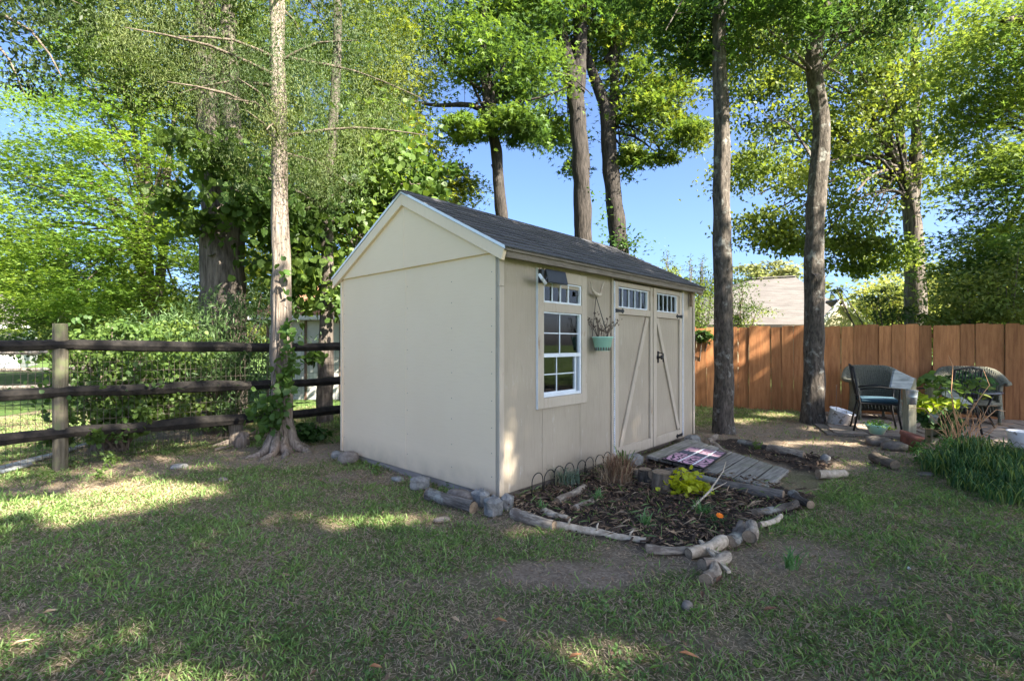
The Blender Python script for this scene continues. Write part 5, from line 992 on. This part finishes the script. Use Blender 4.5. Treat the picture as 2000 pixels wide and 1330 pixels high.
# mint bowl
g = gnd(1722, 866); mbw = empty('mint_bowl', Vector((g.x, g.y+.08, .11)), 0, 'pale mint bowl planter with small leaves on the dark rock', 'flower pot')
MB().lathe([(.001, 0), (.07, 0), (.12, .10), (.135, .115), (.12, .115), (.10, .07), (0, .07)], 22).build('bowl', M['mint'], mbw, smooth=True)
V, F, C = leaves(np.array([(random.gauss(0, .07), random.gauss(0, .06), random.uniform(.09, .17)) for _ in range(160)]+[(random.uniform(.1, .22), random.gauss(0, .03), random.uniform(.05, .12)) for _ in range(40)]), .035, (.15, .25, .05)); link('leaves', npmesh('leaves', V, F, LEAF, C), mbw)
# ------------------------------------------------------------------ white bucket
g = gnd(1645, 832); bk = empty('white_bucket', g+Vector((0, .11, 0)), R(20), 'chipped white enamel bucket tilted beside the bent trunk', 'bucket')
Mt = Matrix.Rotation(R(16), 3, 'X') @ Matrix.Rotation(R(7), 3, 'Y')
MB().lathe([(.001, .0), (.145, .0), (.165, .22), (.178, .225), (.18, .235), (.168, .24), (.158, .22), (.14, .02), (0, .015)], 28, M=Mt).build('body', M['bucket'], bk, smooth=True)
MB().tube([Mt @ Vector(q) for q in ((.17, 0, .22), (.12, -.08, .21), (0, -.17, .12), (-.12, -.1, .2), (-.17, 0, .22))], .003, 5).build('handle', M['wire'], bk)
MB().tube([(-.02, .0, .02), (-.03, 0, .35), (-.02, 0, .62)], .004, 5).build('thin_rod', M['wire'], bk)
# ------------------------------------------------------------------ patio
pv = MB(); prng = random.Random(5)
patio = empty('patio', (6.5, 7.4, 0), math.atan2(PD.y, PD.x)); patio['kind'] = 'structure'
pbase = MB().box(-1.75, 3.4, -1.35, .85, -.02, .008).build('patio_base', M['rock'], patio)
yy = -1.3
while yy < .8:
    xx = -1.7+prng.uniform(-.1, .1)
    while xx < 3.2:
        w = prng.uniform(.28, .5); j = prng.uniform(.0, .02)
        MB().prism([(xx+.012+j, yy+.012, .009), (xx+w-.012, yy+.012+j, .009), (xx+w-.012-j, yy+.34-j, .009), (xx+.012, yy+.34, .009)], 0, (0, 0, .014+prng.uniform(0, .006))).build('paving_stone', M['paver'], patio, bev=.004); xx += w
    yy += .35
# ------------------------------------------------------------------ wicker chairs
def wicker(nm, lab, loc, rz_):
    t = empty(nm, loc, rz_, lab, 'chair', 'wicker armchairs on the patio')
    # horseshoe shell: back at +y, open at -y
    def path(a, r): return Vector((r*1.0*math.sin(a), r*.82*math.cos(a), 0))
    sh = MB(); n = 28; prof = [(.36, .10), (.335, .30), (.33, .48), (.35, .60), (.40, .66), (.45, .66), (.46, .62), (.42, .60)]
    prof_b = [(.36, .10), (.34, .30), (.345, .55), (.37, .80), (.43, .88), (.49, .87), (.49, .82), (.44, .80)]
    amax = R(128); b0 = len(sh.v); m_ = len(prof)
    for i in range(n+1):
        a = -amax+2*amax*i/n; k = max(0, min(1, 1.5-abs(a)/R(62))); k = k*k*(3-2*k)
        for (r1, z1), (r2, z2) in zip(prof, prof_b):
            r = r1*(1-k)+r2*k; z = z1*(1-k)+z2*k; p = path(a, r); sh.v.append(Vector((p.x, p.y, z)))
    for i in range(n):
        for j in range(m_-1): q = b0+i*m_+j; sh.f.append([q, q+m_, q+m_+1, q+1])
    so = sh.build('shell', M['wicker'], t, smooth=True); md_ = so.modifiers.new('thick', 'SOLIDIFY'); md_.thickness = .018
    wv_ = MB()
    for i in range(57):
        a = -amax+2*amax*i/56; k = max(0, min(1, 1.5-abs(a)/R(62))); k = k*k*(3-2*k)
        pp = [path(a+(.05 if j % 2 else -.05), (r1*(1-k)+r2*k)-.012)+Vector((0, 0, z1*(1-k)+z2*k)) for j, ((r1, z1), (r2, z2)) in enumerate(zip(prof[:5], prof_b[:5]))]
        wv_.tube(pp, .006, 4)
    for z in (.2, .32, .44, .54): wv_.tube([path(-amax+2*amax*i/24, .325)+Vector((0, 0, z)) for i in range(25)], .006, 4)
    wv_.build('weave_strands', M['wicker'], t)['kind'] = 'stuff'
    MB().lathe([(.001, .36), (.29, .37), (.31, .34), (.31, .30), (.001, .29)], 22).build('seat', M['wicker'], t, smooth=True)
    ap = MB()
    ap.tube([(-.29, -.2, .33), (-.15, -.31, .33), (0, -.34, .33), (.15, -.31, .33), (.29, -.2, .33)], .028, 8); 
    for i in range(15): a = R(-58+116*i/14); ap.tube([(.33*math.sin(a), -.31*math.cos(a), .31), (.33*math.sin(a+.06), -.31*math.cos(a+.06), .20)], .006, 4)
    ap.build('apron', M['wicker'], t)
    for sx_, sy in ((-.27, -.22), (.27, -.22), (-.2, .27), (.2, .27)): MB().tube([(sx_, sy, 0), (sx_, sy, .3)], [.02, .026], 8).build('leg', M['wicker'], t, smooth=True)
    return t
q = at(1722, 800, 8.0); wicker('wicker_chair', 'olive wicker armchair behind the black metal chair and the pointing board', (q.x, 8.15, .01), R(-20))
q = at(1880, 800, 7.9); wicker('wicker_chair', 'olive wicker armchair right of the signposts behind the vine', (q.x, 7.75, .01), R(-30))
# ------------------------------------------------------------------ metal chairs and table
def metalchair(nm, lab, loc, rz_, cush=True):
    t = empty(nm, loc, rz_, lab, 'chair')
    for s in (-1, 1):
        MB().tube([(s*.25, -.25, 0), (s*.24, -.2, .3), (s*.25, -.22, .62), (s*.24, .0, .64), (s*.22, .22, .6)], .013, 7).build('front_leg', M['black'], t, smooth=True)
        MB().tube([(s*.23, .30, 0), (s*.22, .22, .4), (s*.21, .3, .9)], .013, 7).build('back_post', M['black'], t, smooth=True)
    bb_ = MB().tube([(-.21, .3, .9), (0, .33, .94), (.21, .3, .9)], .013, 7).tube([(-.215, .25, .5), (.215, .25, .5)], .01, 6)
    for i in range(7): x = -.16+i*.053; bb_.tube([(x, .25, .5), (x*.9, .29, .72), (x, .315, .92)], .006, 5)
    bb_.build('backrest', M['black'], t, smooth=True)
    MB().box(-.23, .23, -.22, .24, .395, .415).build('seat', M['black'], t, bev=.004)
    if cush: MB().box(-.22, .22, -.22, .22, .418, .475).build('cushion', M['cushion'], t, bev=.018)
    return t
q = gnd(1740, 850); metalchair('metal_chair', 'black metal patio chair with blue cushion beside the signpost', (q.x, q.y+.25, .015), R(60))
q = gnd(1960, 880); metalchair('metal_chair', 'black metal chair with dark seat at the right edge of the patio', (q.x+.1, q.y+.9, .015), R(190), False)
q = gnd(1930, 850); tb = empty('patio_table', (q.x+.35, q.y+.75, .015), 0, 'low round dark patio table partly behind the orange stemmed plant', 'table')
MB().lathe([(.001, .50), (.42, .50), (.44, .51), (.44, .53), (.42, .535), (.001, .535)], 30).build('tabletop', M['blackglass'], tb, smooth=True)
for k in range(4): a = k*math.tau/4+.5; MB().tube([(.34*math.cos(a), .34*math.sin(a), .5), (.26*math.cos(a), .26*math.sin(a), .25), (.36*math.cos(a), .36*math.sin(a), 0)], .014, 7).build('leg', M['black'], tb, smooth=True)
plantball('table_plant', 'leafy potted greenery standing on the dark patio table', 'plant', Vector(tb.location)+Vector((0, 0, .54)), [((tb.location.x, tb.location.y, .72), (.3, .2, .1), 260, dict(per=8, spread=.05))], .07, (.06, .13, .05))
# galvanised can at right edge
g = gnd(2003, 890); gc_ = empty('galvanised_can', g+Vector((.05, .1, .08)), 0, 'white splashed metal can on a stump at the right photo edge', 'bucket'); MB().lathe([(.001, .0), (.10, .0), (.12, .17), (.127, .18), (.115, .18), (.1, .02), (0, .02)], 22).build('body', M['bucket'], gc_, smooth=True)
o = MB().tube([(0, 0, -.02), (0, 0, .08)], .13, 14, .1).build('stump_stand', M['bark'], None, (gc_.location.x, gc_.location.y, 0)); tag(o, 'low stump under the white splashed can', 'stump')
# ------------------------------------------------------------------ arrow boards on posts
def signpost(lab, px, py, ptop, board, rot, bx):
    g = gnd(px, py); Y = g.y; t = empty('signpost', g, 0, lab, 'signpost'); h = H-(ptop-672)*Y/960
    MB().box(-.05, .05, -.05, .05, -.03, h).build('post', M['postlight'], t, bev=.005)
    bo = MB().prism([Vector(p) for p in board], 0, (0, .03, 0)).build('arrow_board', M['greyboard'], t, bev=.004); bo.location = (bx, -.085, 0)
    return t, Y, h
g = gnd(1776, 870); s_ = g.y/960
def lb(pts, g): return [((x-0)*1.0, 0, z) for x, z in pts]
def brd(pts, g): return [((px-1000)/960*g.y-g.x, 0, H-(py-672)*g.y/960) for px, py in pts]
signpost('pale timber post with a grey board pointing up left and a metal pail', 1776, 870, 738, brd([(1737, 720), (1729, 756), (1768, 759), (1776, 738)], g), 0, 0)
g2 = gnd(1820, 862); signpost('second timber post with a grey pointed board falling to the right', 1820, 862, 742, brd([(1829, 750), (1829, 770), (1868, 788), (1888, 789), (1860, 768)], g2), 0, 0)
def pail(lab, px, py, Y, r, h, plant):
    c = at(px, py, Y); t = empty('metal_pail', c, 0, lab, 'bucket', 'pails hung on the signposts')
    MB().lathe([(.001, 0), (r*.72, 0), (r*.85, h*.5), (r*.9, h*.52), (r*.88, h*.56), (r, h), (r*1.04, h*1.02), (r*.95, h), (0, h*.9)], 20).build('body', M['steel'], t, smooth=True)
    return t, c
_, c = pail('galvanised pail hung on the left signpost under the pointing board', 1781, 790, g.y-.13, .062, .17, 0)
_, c = pail('galvanised pail on the right signpost holding the lime plant', 1822, 826, g2.y-.13, .062, .16, 0)
plantball('sweet_potato_vine', 'bright lime leafy vine spilling from a pail on the signposts', 'plant', c+Vector((0, 0, .18)), [(tuple(c+Vector((-.10, 0, .30))), (.13, .1, .08), 110, dict(per=6, spread=.03)), (tuple(c+Vector((.12, -.02, .28))), (.12, .1, .07), 100, dict(per=6, spread=.03)), (tuple(c+Vector((0, -.02, .22))), (.18, .1, .05), 100, dict(per=6, spread=.03))], .07, (.36, .46, .06), cols2=(.5, .55, .12))
g = gnd(1890, 880); vine = plantball('climbing_vine', 'loose climbing vine with scattered leaves before the right wicker chair', 'vine', g+Vector((0, .3, 0)), [((g.x-.05, g.y+.3, .78), (.22, .1, .15), 90, dict(per=5, spread=.05)), ((g.x+.3, g.y+.3, .72), (.2, .1, .12), 60, dict(per=5, spread=.05))], .08, (.12, .2, .05), cols2=(.5, .3, .06), mix=.2)
# orange bare stems
g = gnd(1878, 885); os_ = MB(); rr = random.Random(11)
for i in range(30):
    a = rr.uniform(0, 6.28); q0 = Vector((rr.uniform(-.14, .14), rr.uniform(-.06, .06), 0)); L = rr.uniform(.25, .62); d = Vector((rr.uniform(-.3, .3), rr.uniform(-.15, .15), 0))
    os_.tube([q0, q0+d*.35+Vector((0, 0, L*.5)), q0+d*1.0+Vector((0, 0, L)), q0+d*1.5+Vector((0, 0, L*(1.0 if i % 3 else .7)))], [.005, .004, .003, .002], 5)
for pts in (((0, 0, .3), (.2, 0, .62), (.32, 0, .78), (.3, .05, .95)), ((-.05, 0, .3), (-.12, 0, .7), (-.1, 0, 1.0), (-.15, 0, 1.12)), ((.05, 0, .2), (.4, 0, .5), (.5, 0, .48))): os_.tube([Vector(p) for p in pts], [.006, .005, .004, .002], 5)
o = os_.build('bare_stem_plant', M['orangetwig'], None, g, smooth=True); tag(o, 'tangle of bare orange brown stems in the border before the table', 'plant')
# ------------------------------------------------------------------ grass, straw and fallen leaves
def lawn():
    rr = rng; n = 1020000
    Y = 1.15+9.0*rr.random(n)**1.7; X = (rr.random(n)*2-1)*(Y*1.16+1.2)
    keep = rr.random(n) < np.clip((Y*1.16+1.2)*np.maximum(Y-1.15, .15)**.41/ 8.0, .0, 1)
    keep &= (X < 9) & (X > -8.5); X, Y = X[keep], Y[keep]
    b = bareness(X, Y); s = soil(X, Y); cl_ = fnoise(X+3, Y-2, 9.0)*.5+fnoise(X, Y, 22.0)*.5
    wx = (X-C0.x)*U.x+(Y-C0.y)*U.y; wy = (X-C0.x)*W.x+(Y-C0.y)*W.y; shedin = (wx > .03) & (wx < SL) & (wy > .03) & (wy < SW)
    px_ = (X-6.5)*PD.x+(Y-7.4)*PD.y; py_ = -(X-6.5)*PD.y+(Y-7.4)*PD.x; pat = (px_ > -1.75) & (px_ < 3.4) & (py_ > -1.35)
    rampin = (wx > 1.9) & (wx < 2.95) & (wy < 0) & (wy > -1.75)
    dens = np.clip(1.0-b*1.02+.28*cl_, .03, 1)*(1-.72*s); ok = (rr.random(len(X)) < dens) & ~shedin & ~pat & ~rampin & (Y < 9.9)
    X, Y, b, cl_ = X[ok], Y[ok], b[ok], cl_[ok]; n = len(X)
    g1 = fnoise(X, Y, 4.0)+.6*fnoise(X+5, Y, 13.0); dry = rr.random(n) < np.clip(.42+.36*b-.32*g1, .08, .92)
    bright = rr.random(n) < np.clip(.26+.45*fnoise(X-4, Y+7, 7.0), .05, .8)
    a = rr.random(n)*6.283; sc = .85+.30*np.clip(Y/4, 0, 1.6); L = (.016+.026*rr.random(n))*(1+.35*cl_)*sc; L = np.where(bright & ~dry, L*1.5, L); L = np.where(rr.random(n) < .04, L*1.5, L)
    el = np.where(dry, rr.random(n)*.55, .35+rr.random(n)*.95); w = (.0012+.0015*rr.random(n))*sc*np.where(bright & ~dry, 1.5, 1)
    Z = np.zeros(n)-.002
    Z += np.interp(X, [0, 1], [0, 0])
    gx = np.arange(-10, 12, .11); gy = np.arange(.2, 12, .11); G = np.array([[hterr(x, y) for x in gx] for y in gy]); ix = np.clip(((X+10)/.11), 0, len(gx)-2); iy = np.clip((Y-.2)/.11, 0, len(gy)-2); i0 = ix.astype(int); j0 = iy.astype(int); fx = ix-i0; fy = iy-j0
    Z += G[j0, i0]*(1-fx)*(1-fy)+G[j0, i0+1]*fx*(1-fy)+G[j0+1, i0]*(1-fx)*fy+G[j0+1, i0+1]*fx*fy
    Z += np.where(dry, .004+.012*rr.random(n), 0)
    B0 = np.stack([X, Y, Z], 1); d = np.stack([np.cos(a), np.sin(a), 0*a], 1); sd_ = np.stack([-np.sin(a), np.cos(a), 0*a], 1)*w[:, None]; up = np.array([0, 0, 1.])
    Mi = B0+d*(L*.5*np.cos(el))[:, None]+up*(L*.62*np.sin(el))[:, None]; T = B0+d*(L*np.cos(el)*1.05)[:, None]+up*(L*np.sin(el))[:, None]*.92
    V = np.stack([B0, Mi+sd_, T, Mi-sd_], 1).reshape(-1, 3); i = np.arange(n)*4; F = np.concatenate([np.stack([i, i+1, i+2], 1), np.stack([i, i+2, i+3], 1)])
    r1 = rr.random((n, 1)); green = np.array([.10, .18, .048])*(1-r1)+np.array([.20, .29, .075])*r1; br = np.array([.18, .33, .08])*(1-r1)+np.array([.30, .40, .12])*r1
    st = np.array([.36, .27, .18])*(1-r1)+np.array([.52, .42, .28])*r1; C = np.where(bright[:, None], br, green); C = np.where(dry[:, None], st, C)
    print('blades', n)
    o = link('lawn_grass', npmesh('lawn_grass', V, F, GRASSM, np.repeat(C, 4, 0))); tag(o, 'short patchy lawn grass mixed with dry straw blades', 'grass', kind='stuff')
lawn()
def litter():
    rr = rng; n = 7000; Y = 1.4+8*rr.random(n)**1.3; X = (rr.random(n)*2-1)*(Y*1.15+.6); b = np.maximum(bareness(X, Y), soil(X, Y)*1.5)*np.where(Y > 3.4, 1, .45)
    k = (rr.random(n) < .10+.95*b) & (X < 9); X, Y = X[k], Y[k]
    m = 2000; bx = np.array([v.x for v in BED]); by = np.array([v.y for v in BED]); x2 = bx.min()+rr.random(m)*(bx.max()-bx.min()); y2 = by.min()+rr.random(m)*(by.max()-by.min()); kk = inpoly(BED, x2, y2); x2, y2 = x2[kk], y2[kk]
    X = np.concatenate([X, x2]); Y = np.concatenate([Y, y2]); n = len(X); P = np.stack([X, Y, np.array([hterr(x, y) for x, y in zip(X, Y)])+.012+.02*rr.random(n)+soil(X, Y)*.03], 1)
    wx = (X-C0.x)*U.x+(Y-C0.y)*U.y; wy = (X-C0.x)*W.x+(Y-C0.y)*W.y; P = P[~((wx > -.02) & (wy > -.02) & (wx < SL) & (wy < SW))]
    n = len(P); V, F, C = leaves(P, .036, (.16, .085, .05), var=.5, flat=.72, asp=.36, cols2=(.46, .33, .20), mix=.6); o = link('leaf_litter', npmesh('leaf_litter', V, F, DRY, C)); tag(o, 'dry brown and orange leaves scattered over lawn and mulch', 'fallen leaves', kind='stuff')
litter()
def crumbs():
    rr = np.random.default_rng(12); n = 26000; Y = 1.6+6.6*rr.random(n); X = (rr.random(n)*2-1)*(Y*1.1+.4); k = rr.random(n) < (bareness(X, Y)-.25)*1.2; k &= soil(X, Y) < .5
    wx = (X-C0.x)*U.x+(Y-C0.y)*U.y; wy = (X-C0.x)*W.x+(Y-C0.y)*W.y; k &= ~((wx > -.02) & (wy > -.02) & (wx < SL) & (wy < SW)) & ~((wx > 1.9) & (wx < 2.95) & (wy < 0) & (wy > -1.75)); X, Y = X[k], Y[k]
    P = np.stack([X, Y, np.array([hterr(a, b) for a, b in zip(X, Y)])+.005+.006*rr.random(len(X))], 1)
    V, F, C = leaves(P, .017, (.20, .145, .10), var=.7, flat=.8, asp=.4, cols2=(.42, .33, .23), mix=.5); o = link('soil_crumbs', npmesh('soil_crumbs', V, F, DRY, C)); tag(o, 'bits of bark, straw and crumbled soil on the bare ground', 'debris', kind='stuff')
crumbs()
def mulch():
    rr = random.Random(4); mb = MB(); c = 0
    while c < 900:
        x, y = rr.uniform(-.3, 4), rr.uniform(3.0, 5.6)
        if not (inpoly(BED, np.array([x]), np.array([y]))[0] or inpoly(BED2, np.array([x]), np.array([y]))[0]): continue
        Mx = Matrix.Translation((x, y, hterr(x, y)+.035+rr.uniform(0, .012))) @ Matrix.Rotation(rr.uniform(0, 6.28), 4, 'Z') @ Matrix.Rotation(rr.uniform(-.5, .5), 4, 'Y'); L = rr.uniform(.012, .05); mb.box(-L, L, -rr.uniform(.003, .012), rr.uniform(.003, .012), -.003, .004, Mx); c += 1
    o = mb.build('mulch_chips', surf('dark_mulch_chip', (.03, .022, .018), (.13, .085, .055), (20, 20, 20), .9, .3, .003)); tag(o, 'dark shredded mulch chips filling the flower bed', 'mulch', kind='stuff')
mulch()
def weeds():
    rr = rng; n = 9000; Y = 1.3+6.5*rr.random(n)**1.4; X = (rr.random(n)*2-1)*(Y*1.15+.5); k = (fnoise(X*1.3+2, Y*1.3, 5.0) > .22) & (bareness(X, Y) < .5) & (soil(X, Y) < .5)
    wx = (X-C0.x)*U.x+(Y-C0.y)*U.y; wy = (X-C0.x)*W.x+(Y-C0.y)*W.y; k &= ~((wx > -.02) & (wy > -.02) & (wx < SL) & (wy < SW)); X, Y = X[k], Y[k]
    m = 5; X = np.repeat(X, m)+rr.normal(size=len(X)*m)*.012; Y = np.repeat(Y, m)+rr.normal(size=len(Y)*m)*.012; P = np.stack([X, Y, np.array([hterr(a, b) for a, b in zip(X, Y)])+.006+.022*rr.random(len(X))], 1)
    V, F, C = leaves(P, .020, (.12, .22, .05), flat=.6, asp=.6, cols2=(.22, .30, .09), mix=.4); o = link('lawn_weeds', npmesh('lawn_weeds', V, F, GRASSM, C)); tag(o, 'low broad leaved weeds and clover dotted through the lawn', 'weeds', kind='stuff')
weeds()
def bedstraw():
    rr = np.random.default_rng(8); bx = np.array([v.x for v in BED]); by = np.array([v.y for v in BED]); x = bx.min()+rr.random(1300)*(bx.max()-bx.min()); y = by.min()+rr.random(1300)*(by.max()-by.min()); k = inpoly(BED, x, y) & (fnoise(x, y, 6.0) > -.25); x, y = x[k], y[k]; n = len(x)
    a = rr.random(n)*6.283; L = .03+.10*rr.random(n); el = rr.random(n)*.45; d = np.stack([np.cos(a)*np.cos(el), np.sin(a)*np.cos(el), np.sin(el)], 1); s = np.stack([-np.sin(a), np.cos(a), 0*a], 1)*.0022; B0 = np.stack([x, y, np.full(n, .035)], 1)
    V = np.stack([B0-s, B0+s, B0+d*(L*.55)[:, None]+s+np.array([0, 0, .01]), B0+d*L[:, None]], 1).reshape(-1, 3); i = np.arange(n)*4; F = np.concatenate([np.stack([i, i+1, i+2], 1), np.stack([i, i+2, i+3], 1)])
    r = rr.random((n, 1)); C = np.array([.15, .10, .06])*(1-r)+np.array([.36, .27, .17])*r; g = rr.random((n, 1)) < .25; C = np.where(g, np.array([.13, .19, .06]), C)
    o = link('dry_stems', npmesh('dry_stems', V, F, DRY, np.repeat(C, 4, 0))); tag(o, 'dry straw stems and thin weeds strewn over the flower bed', 'straw', kind='stuff')
bedstraw()
# a few large fallen leaves and a weedy bloom in the foreground
def bigleaf(lab, px, py, L, rz_, col):
    g = gnd(px, py); mb = MB(); w = L*.13
    for s in (-1, 1): mb.quad((0, 0, 0), (L*.3, s*w, .012), (L*.7, s*w*.9, .01), (L, 0, .006)) if s > 0 else mb.quad((0, 0, 0), (L, 0, .006), (L*.7, s*w*.9, .01), (L*.3, s*w, .012))
    o = mb.build('fallen_leaf', surf('fallen_leaf_'+col, *{'tan': ((.45, .30, .17), (.58, .42, .26)), 'rust': ((.34, .15, .07), (.48, .24, .11)), 'dark': ((.12, .06, .035), (.2, .10, .06))}[col], (20, 20, 20), .8, .2, .002), None, g+Vector((0, 0, .03)), (0, 0, rz_)); tag(o, lab, 'leaf', 'large fallen leaves on the lawn')
for a in (('long tan leaf in the shaded lawn at lower left', 82, 1210, .06, .3, 'tan'), ('rust coloured leaf at the bottom of the lawn centre left', 720, 1316, .06, -.3, 'rust'), ('tan leaf in the lawn left of the front bright patch', 880, 1218, .07, -.8, 'tan'), ('rust leaf above the front bright patch', 965, 1222, .07, -.5, 'rust'), ('orange leaf in the front bright patch', 1110, 1300, .06, .3, 'rust'), ('dark curled leaf below the log border', 1372, 1180, .06, 1.2, 'dark'), ('rust leaf right of the front bright patch', 1325, 1288, .08, -.6, 'rust'), ('dark leaf standing below the short chunk', 1400, 1150, .09, .9, 'dark'), ('tan leaf at the left edge beside the sunny corner', 20, 1275, .07, .5, 'tan'), ('dark leaf cluster in the lawn at lower right', 1490, 1205, .08, .2, 'dark')): bigleaf(*a)
